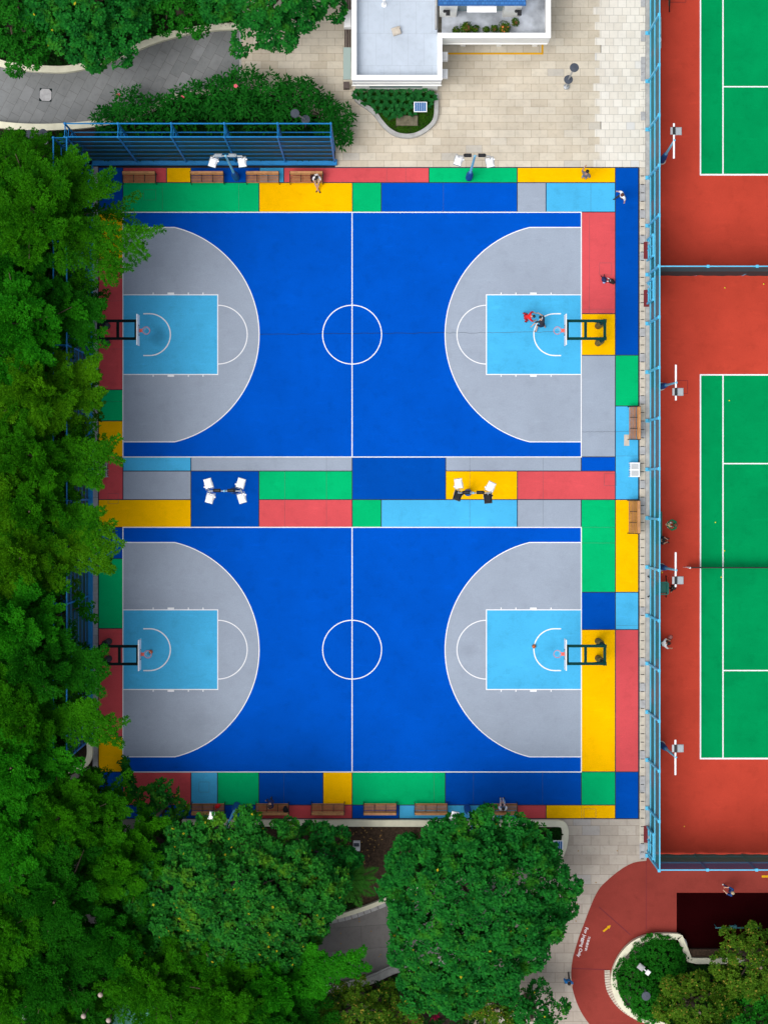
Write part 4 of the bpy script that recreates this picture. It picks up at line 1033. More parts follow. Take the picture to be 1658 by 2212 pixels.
# tennis net
yn_ = G2(0, 1225)[1]; xa_, xb_ = G2(1483, 0)[0], G2(1483 + 12.8 * S, 0)[0]
t = thing('tennis_net', 'black tennis net stretched across the green court', 'tennis net', (xa_, yn_, 0))
for x in (0, xb_ - xa_):
    mb = MB(); mb.tube((x, 0, 0), (x, 0, 1.1), .05, n=10); mb.sphere((x, 0, 1.12), .06, 8, 6); mb.tube((x - .25, 0, .02), (x, 0, .9), .015); mb.build('net_post', M['wmetal'], t)
mb = MB(); mb.box(((xb_ - xa_) / 2, 0, .52), (xb_ - xa_, .03, .92)); mb.build('mesh', M['tnet'], t)
mb = MB(); mb.box(((xb_ - xa_) / 2, 0, 1.02), (xb_ - xa_, .055, .06)); mb.build('top_band', M['black'], t)
# low rail on the dark ground
q = G(1543.5, 2004, .9); q1 = G(1640, 2004, .9); t = thing('exercise_rail', 'thin teal metal rail with a small box at its middle on the dark maroon ground', 'rail', (q.x, q.y, 0))
L = q1.x - q.x; mb = MB(); mb.box((L / 2, 0, .9), (L, .07, .06)); mb.build('bar', M['teal'], t)
for x in (.1, L * .5, L - .1): mb = MB(); mb.tube((x, 0, 0), (x, 0, .9), .03); mb.build('post', M['teal'], t)
mb = MB(); mb.cbox((1.07, .05, .92), (.46, .20, .14), .02); mb.build('box', M['teal'], t)
q = G(1478.7, 2034); mb = MB(); mb.band([(-.12, .22), (-.02, .12), (.06, -.02), (.10, -.2), (.10, -.30)], .06, 0.0, 0.02)
o = mb.build('paper_strip', M['wmetal']); o.location = (q.x, q.y, .014); tag(o, 'curled white strip of litter on the dark maroon ground', 'litter')
q = G(1381, 2080, 0); t = thing('garden_spotlight', 'white garden spotlight on a short post between the two clipped shrubs', 'spotlight', (q.x, q.y, 0), R(-38))
mb = MB(); mb.tube((0, 0, 0), (0, 0, 1.35), .05, n=8); mb.tube((-.05, 0, 1.32), (.42, 0, 1.32), .04, n=8); mb.build('post', M['wmetal'], t)
mb = MB(); mb.cbox((-.16, 0, 1.42), (.42, .34, .16), .04); mb.box((-.16, 0, 1.51), (.26, .20, .02)); mb.build('lamp_head', M['kerbg'], t)
mb = MB(); mb.cbox((.38, 0, 1.40), (.26, .30, .12), .03); mb.build('gear_box', M['wmetal'], t)
# hose lying at the upper left fence corner
mb = MB(); mb.path([G(165, 340, .12), G(158, 350, .1), G(150, 375, .1), G(146, 395, .12), G(140, 415, .1), G(133, 440, .1)], .03, 6)
o = mb.build('garden_hose', M['kerbs'], loc=G(150, 375)); tag(o, 'pale thin hose lying on dark soil at the upper left fence corner', 'hose')
# sheds glimpsed at the bottom left
q = G(306, 2186, 2.4); t = thing('shed', 'sea green corrugated shed roof glimpsed between the bottom left trees', 'shed', (q.x, q.y, 0), R(-25))
mb = MB(); n = 34; vs = []
for i in range(n + 1):
    x = -1.7 + 3.4 * i / n; z = 2.4 + (.03 if i % 2 else -.03); vs += [(x, -1.6, z - .15), (x, 1.6, z + .15)]
mb.add(vs, [(2 * i, 2 * i + 2, 2 * i + 3, 2 * i + 1) for i in range(n)]); mb.add([(x, y, z - .07) for x, y, z in vs], [(2 * i + 1, 2 * i + 3, 2 * i + 2, 2 * i) for i in range(n)]); mb.build('roof', M['seafoam'], t)
for x in (-1.5, 1.5):
    for y in (-1.4, 1.4): mb = MB(); mb.tube((x, y, 0), (x, y, 2.25), .06); mb.build('post', M['gmetal'], t)
q = G(47, 2186, .0); t = thing('plank_seat', 'grey green plank seat glimpsed among leaves in the bottom left corner', 'bench', q, R(-26))
mb = MB()
for i in range(3): mb.box((0, -.14 + i * .14, .45), (1.25, .12, .04))
mb.build('seat', plain('grey_green_plank', (.12, .17, .13), .7), t)
for x in (-.45, .45): mb = MB(); mb.box((x, .1, .22), (.07, .6, .44)); mb.build('leg', M['redmat'], t)

# ================================================================== PEOPLE
BASE = dict(pelvis=(0, 0, .93), spine=(0, .0, 1.12), chest=(0, .0, 1.33), neck=(0, .01, 1.47), head=(0, .03, 1.57), crown=(0, .03, 1.66),
            shL=(.175, 0, 1.40), elL=(.25, -.02, 1.13), wrL=(.27, .08, .90), shR=(-.175, 0, 1.40), elR=(-.25, -.02, 1.13), wrR=(-.27, .08, .90),
            hiL=(.09, 0, .90), knL=(.10, .03, .49), anL=(.10, -.02, .08), toL=(.115, .15, .035), hiR=(-.09, 0, .90), knR=(-.10, .03, .49), anR=(-.10, -.02, .08), toR=(-.115, .15, .035))
SIT = dict(pelvis=(0, 0, .52), spine=(0, .03, .72), chest=(0, .07, .93), neck=(0, .11, 1.07), head=(0, .15, 1.17), crown=(0, .17, 1.26),
           shL=(.175, .07, 1.0), elL=(.23, .16, .75), wrL=(.12, .36, .68), shR=(-.175, .07, 1.0), elR=(-.23, .16, .75), wrR=(-.12, .36, .68),
           hiL=(.09, .03, .52), knL=(.12, .46, .52), anL=(.11, .52, .09), toL=(.12, .68, .035), hiR=(-.09, .03, .52), knR=(-.12, .46, .52), anR=(-.11, .52, .09), toR=(-.12, .68, .035))
WALK = dict(BASE, knL=(.10, .20, .52), anL=(.10, .26, .10), toL=(.11, .43, .07), knR=(-.10, .02, .50), anR=(-.10, -.30, .14), toR=(-.11, -.18, .035),
            elL=(.24, -.14, 1.14), wrL=(.25, -.06, .90), elR=(-.24, .10, 1.15), wrR=(-.22, .30, 1.02), pelvis=(0, 0, .91), hiL=(.09, 0, .88), hiR=(-.09, 0, .88))
BEND = dict(BASE, pelvis=(0, -.10, .82), spine=(0, .04, .98), chest=(0, .22, 1.12), neck=(0, .35, 1.18), head=(0, .45, 1.22), crown=(0, .53, 1.26),
            shL=(.19, .24, 1.17), elL=(.30, .40, .95), wrL=(.22, .60, .82), shR=(-.19, .24, 1.17), elR=(-.32, .38, .98), wrR=(-.25, .60, .85),
            hiL=(.10, -.10, .80), hiR=(-.10, -.10, .80), knL=(.20, .14, .48), anL=(.24, -.04, .09), toL=(.28, .12, .035), knR=(-.22, .10, .46), anR=(-.30, -.16, .09), toR=(-.34, 0, .035))
RAD = dict(pelvis=.135, spine=.14, chest=.155, neck=.055, head=.095, crown=.075, shL=.088, elL=.056, wrL=.033, hiL=.10, knL=.062, anL=.043, toL=.036)
EDGES = [('pelvis', 'spine', 1), ('spine', 'chest', 0), ('chest', 'neck', 2), ('neck', 'head', 2), ('head', 'crown', 2)]
for sd in 'LR':
    EDGES += [('chest', 'sh' + sd, 0), ('sh' + sd, 'el' + sd, 0), ('el' + sd, 'wr' + sd, 2), ('pelvis', 'hi' + sd, 1), ('hi' + sd, 'kn' + sd, 1), ('kn' + sd, 'an' + sd, 1), ('an' + sd, 'to' + sd, 3)]
def person(label, loc, rz, pose, shirt, trousers, shoes, hair=None, skin=None, scale=1.0, bare_legs=False, long_sleeve=False, cap=None, group=None, bulk=1.0):
    J = {k: Vector(v) for k, v in pose.items()}
    names, idx, vs, rad, es, em = [], {}, [], [], [], []
    def vert(k, p, r): idx[k] = len(vs); vs.append(Vector(p)); rad.append(r)
    for k in J:
        vert(k, J[k], (RAD[k[:2] + 'L'] if k[-1] in 'LR' and len(k) == 3 else RAD[k]) * (bulk if k in ('pelvis', 'spine', 'chest', 'shL', 'shR', 'elL', 'elR') else 1))
    for a, b, m in EDGES:
        if m == 2 and a[:2] == 'el' and long_sleeve: m = 0
        if bare_legs and a[:2] == 'kn': m = 2
        es.append((idx[a], idx[b])); em.append(m)
    for sd, sx in (('L', 1), ('R', -1)):      # palm, four fingers and a thumb
        w = J['wr' + sd]; d = (w - J['el' + sd]).normalized(); sdv = d.cross(Vector((0, 0, 1)))
        sdv = sdv.normalized() if sdv.length > .1 else Vector((1, 0, 0)); up = sdv.cross(d)
        vert('pa' + sd, w + d * .075, .026); es.append((idx['wr' + sd], idx['pa' + sd])); em.append(2)
        for f in range(4):
            o = (f - 1.5) * .021; ln = (.036, .042, .040, .030)[f]
            b0 = w + d * .095 + sdv * o * sx; b1 = b0 + d * ln - up * .006; b2 = b1 + d * ln * .7 - up * .020
            vert(f'f{f}{sd}a', b0, .0095); vert(f'f{f}{sd}b', b1, .0088); vert(f'f{f}{sd}c', b2, .0078)
            for q in ((f'pa{sd}', f'f{f}{sd}a'), (f'f{f}{sd}a', f'f{f}{sd}b'), (f'f{f}{sd}b', f'f{f}{sd}c')): es.append((idx[q[0]], idx[q[1]])); em.append(2)
        t0 = w + d * .045 + sdv * .036 * sx; t1 = t0 + d * .030 + sdv * .022 * sx - up * .008
        vert('t0' + sd, t0, .011); vert('t1' + sd, t1, .0088); es += [(idx['pa' + sd], idx['t0' + sd]), (idx['t0' + sd], idx['t1' + sd])]; em += [2, 2]
    me = bpy.data.meshes.new('skeleton'); me.from_pydata([v * scale for v in vs], es, []); me.update()
    o = bpy.data.objects.new('skeleton', me); COL.objects.link(o)
    md = o.modifiers.new('skin', 'SKIN'); md.branch_smoothing = .6; md.use_smooth_shade = True
    if not me.skin_vertices: raise RuntimeError('no skin layer')
    for i, sv in enumerate(me.skin_vertices[0].data): sv.radius = (rad[i] * scale, rad[i] * scale); sv.use_root = (i == 0)
    ss = o.modifiers.new('sub', 'SUBSURF'); ss.levels = 1; ss.render_levels = 1
    dg = bpy.context.evaluated_depsgraph_get(); dg.update()
    bm = bpy.data.meshes.new_from_object(o.evaluated_get(dg)); bpy.data.objects.remove(o)
    co = np.empty(len(bm.vertices) * 3, np.float32); bm.vertices.foreach_get('co', co); co = co.reshape(-1, 3)
    pc = np.empty(len(bm.polygons) * 3, np.float32); bm.polygons.foreach_get('center', pc); pc = pc.reshape(-1, 3)
    A = np.array([vs[a] * scale for a, b in es]); B = np.array([vs[b] * scale for a, b in es]); D = B - A; L2 = (D ** 2).sum(1) + 1e-9
    t = np.clip(((pc[:, None, :] - A[None]) * D[None]).sum(2) / L2[None], 0, 1)
    dist = (((A[None] + t[..., None] * D[None]) - pc[:, None, :]) ** 2).sum(2)
    wt = np.array([max(rad[a], rad[b]) for a, b in es]) * scale
    mi = np.array(em)[np.argmin(np.sqrt(dist) - wt[None] * .8, axis=1)]
    mb = MB(); mb.v = [tuple(v) for v in co]; mb.f = [tuple(p.vertices) for p in bm.polygons]; mb.m = [int(x) for x in mi]
    bpy.data.meshes.remove(bm)
    # face
    h = J['head'] * scale; ax = (J['crown'] - J['neck']).normalized(); fw = Vector((0, 1, 0)) - ax * ax.y
    fw = fw.normalized() if fw.length > .1 else Vector((0, 0, -1)); sdv = fw.cross(ax)
    r = .097 * scale
    for e in (-1, 1):
        mb.sphere(h + sdv * e * .036 * scale + fw * r * .93 + ax * .02 * scale, .011 * scale, 8, 6, mat=4)
        mb.sphere(h + sdv * e * r * .99 + ax * .0, (.014 * scale, .018 * scale, .028 * scale), 8, 6, mat=2)
    mb.sphere(h + fw * r * 1.0 - ax * .012 * scale, (.015 * scale, .018 * scale, .022 * scale), 8, 6, mat=2)
    mb.sphere(h + fw * r * .93 - ax * .05 * scale, (.026 * scale, .010 * scale, .008 * scale), 8, 6, mat=5)
    t = thing('person', label, 'person', loc, rz, group)
    mb.build('body', [shirt, trousers, skin or M['skin'], shoes, M['eye'], M['lip']], t, smooth=True)
    hb = MB(); rot = Vector((0, 0, 1)).rotation_difference(ax).to_matrix()
    hb.sphere(h + ax * .045 * scale - fw * .022 * scale, (.106 * scale, .112 * scale, .098 * scale), 14, 10, rot=rot)
    hb.build('hair' if not cap else 'cap', hair or M['hair'], t, smooth=True)
    return t
GRYC, BLUC, KHA = cloth('grey', (.13, .12, .13)), cloth('blue', (.01, .16, .45)), cloth('khaki', (.42, .33, .20))
DRKC, PINK = cloth('dark', (.02, .022, .035)), cloth('pale_pink', (.70, .48, .50))
DEN = cloth('pale_denim', (.20, .34, .52)); GRN = cloth('green_top', (.0, .14, .06)); SHOE, WSHOE = cloth('dark_shoe', (.03, .03, .03)), cloth('white_shoe', (.7, .7, .7))
tan = plain('tanned_skin', (.38, .20, .13), .5, var=.03)
def at(px, py, h=.02): v = G(px, py, 0); return (v.x, v.y, h)
# seated on the top bench, legs crossed out in front
person('person in a white shirt sitting on an upper bench, legs stretched onto yellow', at(685.2, 386, .0), R(180),
       dict(SIT, knL=(.10, .44, .52), anL=(-.10, .78, .10), toL=(-.20, .90, .05), knR=(-.10, .42, .53), anR=(.02, .72, .12), toR=(.07, .86, .05), wrL=(.10, .40, .74), wrR=(-.08, .42, .74)), WHT, KHA, SHOE, bare_legs=True, skin=None)
bag('tote_bag', 683.5, 377.5, .50, 'white and pink bag behind the person sitting on the upper bench', 'bag', (WHT, PINK, WHT), 90, .7)
person('person in a dark grey top raising one arm on the upper yellow strip', at(1259.2, 386), R(-20), dict(BASE, elR=(-.30, .12, 1.45), wrR=(-.22, .36, 1.55), spine=(0, .03, 1.12), chest=(0, .07, 1.33), neck=(0, .13, 1.46), head=(0, .18, 1.55), crown=(0, .20, 1.64), shL=(.18, .06, 1.39), shR=(-.18, .06, 1.40)), GRYC, DEN, SHOE, skin=tan, bare_legs=True, scale=1.04, bulk=1.2)
person('person in a loose white shirt walking on the dark blue strip at the upper right', at(1337.8, 429), R(115), dict(WALK, elL=(.27, .02, 1.15), wrL=(.36, .12, .98), elR=(-.27, -.04, 1.15), wrR=(-.38, .02, .98), head=(0, .07, 1.57), crown=(0, .09, 1.66)), WHT, DRKC, SHOE, hair=cloth('reddish_hair', (.10, .03, .025)), long_sleeve=False, scale=1.02, bulk=1.28)
person('basketball player in a red shirt leaning forward in the right key of the upper court', at(1133.5, 687), R(-90), BEND, RD, cloth('red_shorts', (.45, .012, .02)), SHOE, scale=.93, bulk=1.12)
person('basketball player in black bending beside the red shirted player in the right key', at(1167, 704), R(15), dict(BEND, pelvis=(0, -.12, .82), elL=(.24, .52, .92), wrL=(.02, .72, 1.0), elR=(-.34, .26, .96), wrR=(-.62, .10, .80), anR=(-.40, -.28, .09), toR=(-.52, -.22, .035), anL=(.24, -.20, .09), toL=(.28, -.04, .035)), DRKC, cloth('navy_shorts', (.012, .018, .05)), SHOE, bare_legs=True, scale=.93)
person('person in dark navy with one foot up on the lower bench beside the black backpack', at(590, 1723), R(148), dict(BASE, spine=(0, .06, 1.10), chest=(0, .15, 1.28), neck=(0, .24, 1.39), head=(0, .31, 1.48), crown=(0, .36, 1.56), shL=(.18, .15, 1.34), shR=(-.18, .15, 1.34), knR=(-.08, .40, .82), anR=(-.10, .52, .53), toR=(-.10, .68, .485), hiR=(-.09, .02, .90), elR=(-.24, .34, 1.12), wrR=(-.12, .52, .90), elL=(.28, .05, 1.10), wrL=(.30, .20, .92)), NAVY, DRKC, KHA, hair=cloth('brown_hair', (.09, .05, .035)), long_sleeve=True, scale=1.0)
person('adult in a white shirt seated on the lower right bench holding a child', at(1083.6, 1745, .0), R(0), dict(SIT, wrL=(.10, .34, .62), wrR=(-.10, .34, .62)), WHT, DEN, SHOE)
person('small child in pale pink sitting on an adult on the lower right bench', at(1082.4, 1737, .13), R(0), dict(SIT), PINK, cloth('pale_grey', (.5, .5, .55)), WSHOE, scale=.62)
person('person in a wide green top standing inside the tennis fence near its long bench', at(1450.5, 1133), R(90), dict(BASE, elL=(.30, .22, 1.22), wrL=(.10, .44, 1.15), elR=(-.30, .22, 1.22), wrR=(-.08, .44, 1.15)), GRN, KHA, WSHOE, hair=cloth('auburn_hair', (.16, .05, .03)), long_sleeve=True, scale=1.05)
bag('towel_bundle', 1443, 1135, .0, 'pale yellow bundle on the ground beside the person in the green top', 'towel', (cloth('pale_yellow', (.62, .56, .25)), WHT, WHT), 0, .7)
person('person in dark clothes sitting on the green bench inside the tennis fence', at(1421, 1166, .0), R(-95), dict(SIT), DRKC, BLK, SHOE, scale=1.0)
person('person in black with black hair standing in front of the green umpire chair', at(1446, 1267), R(-120), BASE, BLK, BLK, SHOE, scale=1.0)
person('person in a white shirt sitting forward on a bench inside the tennis fence', at(1424, 1389, .0), R(-80), dict(SIT, spine=(0, .08, .70), chest=(0, .20, .88), neck=(0, .30, .99), head=(0, .38, 1.06), crown=(0, .43, 1.14), shL=(.18, .20, .95), shR=(-.18, .20, .95), elL=(.32, .30, .74), wrL=(.36, .50, .66), elR=(-.26, .30, .72), wrR=(-.16, .46, .66)), WHT, BLK, SHOE)
q = G(1441.5, 1381, .02); t = thing('tennis_racket', 'black tennis racket lying on the terracotta beside the person in white', 'racket', (q.x, q.y, .02), R(-50))
mb = MB(); n = 20; mb.path([(.12 * math.cos(i * 2 * math.pi / n), .16 * math.sin(i * 2 * math.pi / n) + .18, .02) for i in range(n + 1)], .012, 5); mb.build('frame', M['black'], t)
mb = MB(); mb.tube((0, .02, .02), (0, -.30, .02), .016, .018); mb.build('handle', M['bpad'], t)
mb = MB()
for i in range(-3, 4): mb.tube((i * .032, .05, .02), (i * .032, .31, .02), .002, n=4); mb.tube((-.10, .18 + i * .04, .02), (.10, .18 + i * .04, .02), .002, n=4)
mb.build('strings', M['wmetal'], t)
person('jogger in a blue top and cap at the edge of the dark maroon ground', at(1571.5, 1917), R(75), dict(WALK, anL=(.10, .30, .10), elR=(-.22, .18, 1.16), wrR=(-.12, .38, 1.12), elL=(.22, .18, 1.16), wrL=(.14, .38, 1.10)), cloth('jogger_blue', (.01, .05, .20)), NAVY, WSHOE, hair=KHA, cap=True, scale=1.0)
q = G(1558, 1922, 1.1); 
person('walker in a bright blue top on the beige paving beside the red track', at(1222.8, 2109), R(180), dict(WALK), BLUC, BLK, SHOE, scale=1.02, bulk=1.15)

# ================================================================== PLANTS
def quads(name, base, tip, wid, nrm, mat, parent=None, loc=None, cup=0.12, mats=None):
    """leaf blades: arrays of base, tip, width and blade normal; one folded diamond each"""
    base, tip, nrm = (np.asarray(x, np.float64) for x in (base, tip, nrm)); wid = np.asarray(wid)
    d = tip - base; sd = np.cross(d, nrm); sd /= np.linalg.norm(sd, axis=1, keepdims=True) + 1e-9
    mid = base + d * .48 - nrm * (np.linalg.norm(d, axis=1, keepdims=True) * -cup)
    n = len(base); co = np.empty((n, 4, 3)); co[:, 0] = base; co[:, 1] = mid + sd * wid[:, None]; co[:, 2] = tip; co[:, 3] = mid - sd * wid[:, None]
    if loc is not None: co -= np.array(loc)
    me = bpy.data.meshes.new(name); me.vertices.add(n * 4); me.vertices.foreach_set('co', co.reshape(-1).astype(np.float32))
    me.loops.add(n * 4); me.loops.foreach_set('vertex_index', np.arange(n * 4, dtype=np.int32))
    me.polygons.add(n); me.polygons.foreach_set('loop_start', np.arange(0, n * 4, 4, dtype=np.int32))
    me.update(calc_edges=True); me.validate()
    me.materials.append(mat)
    o = bpy.data.objects.new(name, me); COL.objects.link(o)
    if parent is not None: o.parent = parent
    return o
def unit(v): return v / (np.linalg.norm(v, axis=-1, keepdims=True) + 1e-9)
def rosettes(rg, c, up, k, ln, wd, spread=.75):
    """k leaves round each clump centre c with axis up"""
    n = len(c); up = unit(up)
    a = rg.normal(size=(n, 3)); u = unit(np.cross(up, a)); v = np.cross(up, u)
    ph = (np.arange(k)[None] / k * 2 * np.pi + rg.uniform(0, 6.3, (n, 1)) + rg.normal(0, .35, (n, k)))
    el = rg.uniform(.05, spread, (n, k))
    d = (u[:, None] * np.cos(ph)[..., None] + v[:, None] * np.sin(ph)[..., None]) * np.cos(el)[..., None] + up[:, None] * np.sin(el)[..., None]
    L = ln * rg.uniform(.7, 1.2, (n, k, 1))
    b = c[:, None] + d * L * .18 + rg.normal(0, ln * .10, (n, k, 3)); t = b + d * L
    t[..., 2] -= .12 * L[..., 0]
    nr = unit(up[:, None] * np.cos(el)[..., None] - (u[:, None] * np.cos(ph)[..., None] + v[:, None] * np.sin(ph)[..., None]) * np.sin(el)[..., None] + rg.normal(0, .25, (n, k, 3)))
    return b.reshape(-1, 3), t.reshape(-1, 3), np.full(n * k, wd) * rg.uniform(.75, 1.2, n * k), nr.reshape(-1, 3)
def trunk(name, parent, h, r, limbs, seed, mat='bark'):
    rn = random.Random(seed); mb = MB()
    pts = [(0, 0, 0)]; x = y = 0
    for i in range(1, 6): x += rn.uniform(-.1, .1); y += rn.uniform(-.1, .1); pts.append((x, y, h * i / 5))
    mb.path(pts, [r * (1.25 if i == 0 else 1 - .13 * i) for i in range(6)], 9)
    for tgt in limbs:
        tgt = Vector(tgt); s = Vector((pts[3][0], pts[3][1], min(h * rn.uniform(.5, .95), tgt.z * .8)))
        m1 = s.lerp(tgt, .45) + Vector((rn.uniform(-.3, .3), rn.uniform(-.3, .3), rn.uniform(.0, .5)))
        mb.path([s, m1, tgt], [r * .5, r * .3, r * .09], 6)
    return mb.build(name, M[mat], parent)
def broad_tree(name, label, root, blobs, seed, mat='broad', dens=9.5, ln=.20, wd=.075, k=9, h=5.0, tr=.26, group=None, inner=.45, cat='tree', outl=.10, dome=1.05):
    """blobs: (dx, dy, z, rx, ry, rz) relative to the root; leaf clumps sit on and inside them"""
    rg = np.random.default_rng(seed); t = thing(name, label, cat, root, 0, group)
    if not dome:
        C, U = [], []
        for (x, y, z, rx, ry, rz) in blobs:
            R3 = np.array((rx, ry, rz)); o = np.array((x, y, z))
            for n, s0, s1, flat in ((int(dens * 5.6 * rx * ry) + 8, .95, 1.05, .55), (int(dens * 7.0 * rx * ry) + 6, .60, .84, .2)):
                d = rg.normal(size=(n, 3)); d[:, 2] = np.abs(d[:, 2]) - .28; d = unit(d)
                w = 4.4 / (rx + ry); q = d * R3 * 2.6
                s = rg.uniform(s0, s1, (n, 1)) * (1 + outl * np.sin(q[:, :1] + seed) * np.sin(q[:, 1:2] + z) + outl * .7 * np.sin(q[:, :1] * 2.1 + q[:, 1:2] * 1.3))
                p = o + d * s * R3; keep = np.ones(n, bool)
                for (x2, y2, z2, a2, b2, c2) in blobs:
                    if (x2, y2, z2) == (x, y, z): continue
                    keep &= (((p - np.array((x2, y2, z2))) / np.array((a2, b2, c2))) ** 2).sum(1) > .60
                C.append(p[keep]); U.append(unit(d[keep] / R3 * flat * (rx + ry) / 2 + np.array((0, 0, .6)) + rg.normal(0, .14, (keep.sum(), 3))))
    else:
        C, U = [], []
        def clear(p, own, lim):
            keep = np.ones(len(p), bool)
            for bl in blobs:
                if bl[:3] == own: continue
                keep &= (((p - np.array(bl[:3])) / np.array(bl[3:])) ** 2).sum(1) > lim
            return keep
        domes = []
        for (x, y, z, rx, ry, rz) in blobs:
            R3 = np.array((rx, ry, rz)); o = np.array((x, y, z))
            n = int(dens * 5.0 * rx * ry) + 6                                   # shaded leaves inside
            d = rg.normal(size=(n, 3)); d[:, 2] = np.abs(d[:, 2]) - .28; d = unit(d)
            p = o + d * rg.uniform(.55, .84, (n, 1)) * R3; k1 = clear(p, (x, y, z), .45)
            C.append(p[k1]); U.append(unit(d[k1] / R3 + np.array((0, 0, .8)) + rg.normal(0, .2, (k1.sum(), 3))))
            n = int(40 * rx * ry) + 12                                          # sites for the outer leaf domes
            d = rg.normal(size=(n, 3)); d[:, 2] = np.abs(d[:, 2]) - .30; d = unit(d)
            p = o + d * np.maximum(R3 - .42 * dome, R3 * .55); k1 = clear(p, (x, y, z), .72); domes.append(np.concatenate([p[k1], d[k1]], 1))
        D = np.concatenate(domes); rg.shuffle(D); pick = []
        for q in D:
            if all((q[0] - e[0]) ** 2 + (q[1] - e[1]) ** 2 + (q[2] - e[2]) ** 2 > dome ** 2 for e in pick): pick.append(q)
        P_ = np.array(pick); cen, dn = P_[:, :3], P_[:, 3:]
        rr_ = dome * rg.uniform(.40, .74, (len(cen), 1)); cen = cen + dn * rg.uniform(-.55, .32, (len(cen), 1)) * dome + np.array((0, 0, 1)) * rg.uniform(-.22, .22, (len(cen), 1)) * dome
        for c0, d0, r0 in zip(cen, dn, rr_[:, 0]):
            n = int(dens * 1.25 * 6.3 * r0 * r0 / (ln / .2) ** 1.2) + 5
            e = unit(rg.normal(size=(n, 3)) + unit(d0 + np.array((0, 0, .5))) * 1.1)
            C.append(c0 + e * r0 * rg.uniform(.78, 1.08, (n, 1)) * np.array((1, 1, .72))); U.append(unit(e * .75 + np.array((0, 0, .65)) + rg.normal(0, .15, (n, 3))))
    C, U = np.concatenate(C), np.concatenate(U)
    b, tt, w, nr = rosettes(rg, C, U, k, ln, wd)
    quads('crown', b, tt, w, nr, M[mat], t)
    trunk('trunk', t, h, tr, [(bx[0] * .85, bx[1] * .85, bx[2]) for bx in blobs[:9]], seed)
    return t
def lumps(rx, ry, z, rz, n, seed, fill=.62):
    """a big crown as a heap of overlapping smaller domes"""
    rn = random.Random(seed); out = [(0, 0, z, rx * fill, ry * fill, rz)]
    for i in range(n):
        a = 2 * math.pi * (i + rn.uniform(-.25, .25)) / n; q = rn.uniform(.58, .70); f = rn.uniform(.30, .42)
        out.append((rx * q * math.cos(a), ry * q * math.sin(a), z - rz * rn.uniform(.15, .55), rx * f, ry * f, rz * rn.uniform(.5, .75)))
    for i in range(n // 2):
        a = rn.uniform(0, 6.28); q = rn.uniform(.2, .45); f = rn.uniform(.26, .36)
        out.append((rx * q * math.cos(a), ry * q * math.sin(a), z + rz * rn.uniform(.25, .55), rx * f, ry * f, rz * rn.uniform(.4, .6)))
    return out
def rootat(px, py, h): v = G(px, py, h); return (v.x, v.y, 0)
def sprig(root, px, py, h, r): v = G(px, py + 4, h); return (v.x - root[0], v.y - root[1], h, r, r, r * .7)
_r = rootat(1020, 1965, 7.0); SPR_R = [sprig(_r, 984, 1774, 8.0, .55), sprig(_r, 1056, 1772, 8.0, .55), sprig(_r, 1104, 1772, 7.5, .6), sprig(_r, 935, 1790, 7.4, .7), sprig(_r, 1022, 1792, 7.8, .7), sprig(_r, 1160, 1805, 6.8, .9)]
_r = rootat(500, 1940, 7.0); SPR_L = [sprig(_r, 540, 1770, 8.1, .65), sprig(_r, 474, 1790, 8.0, .6), sprig(_r, 433, 1785, 7.5, .9), sprig(_r, 622, 1790, 6.8, .6), sprig(_r, 515, 1792, 7.8, .7), sprig(_r, 395, 1800, 7.0, 1.0)]
def heap(root, L): return [(*sprig(root, px, py + max(0, (1960 - py) * .09), h, r)[:3], r, r * .95, r * .62) for px, py, h, r in L]
_r4, _r3 = rootat(1020, 1965, 7.0), rootat(500, 1940, 7.0)
HEAP_R = [(975, 1915, 6.5, 2.3), (985, 1870, 6.2, 2.2), (1015, 1878, 7.4, 3.2), (1112, 1880, 6.9, 2.7), (915, 1876, 6.7, 2.4), (1178, 1915, 6.3, 1.9), (938, 1965, 7.1, 2.7), (1035, 1975, 7.9, 3.1), (1128, 1985, 6.8, 2.3), (880, 1930, 6.0, 1.8), (897, 2035, 6.3, 1.8), (962, 2068, 6.7, 2.5), (1060, 2070, 6.4, 2.3), (1135, 2050, 5.9, 1.6),
          (925, 2128, 5.6, 1.7), (1000, 2135, 5.7, 1.7), (1212, 1945, 5.7, 1.0), (1102, 1812, 6.5, 1.7), (990, 1815, 6.8, 1.8), (880, 1838, 6.1, 1.4), (1168, 1842, 6.0, 1.5), (1190, 1985, 5.6, 1.1), (1075, 2125, 5.3, 1.2), (868, 1990, 5.6, 1.1), (950, 1905, 8.3, 1.6), (1080, 1930, 8.6, 1.6), (990, 2010, 8.6, 1.5)]
HEAP_L = [(345, 1905, 6.6, 2.4), (430, 1845, 6.9, 2.4), (535, 1838, 7.0, 2.4), (615, 1880, 6.9, 2.3), (465, 1930, 7.8, 2.9), (560, 1945, 7.6, 2.8), (655, 1945, 6.7, 2.3), (290, 1962, 6.0, 1.9), (395, 2000, 6.9, 2.4), (510, 2025, 6.9, 2.4), (610, 2030, 6.5, 2.2), (272, 2012, 5.5, 1.5), (555, 2080, 5.9, 1.7),
          (640, 2075, 5.6, 1.4), (672, 1990, 5.8, 1.3), (460, 2065, 5.9, 1.5), (380, 1850, 6.2, 1.6), (682, 1900, 6.0, 1.4), (420, 1900, 8.4, 1.5), (520, 1890, 8.5, 1.4), (500, 1985, 8.5, 1.5)]
BIG = 'big round broad leaved trees'
broad_tree('broadleaf_tree', 'wide dark green round tree overhanging the upper wall of the slate path at top left', rootat(190, -22, 6.5), lumps(4.3, 4.0, 5.6, 2.4, 9, 4), 11, dens=9, group=BIG)
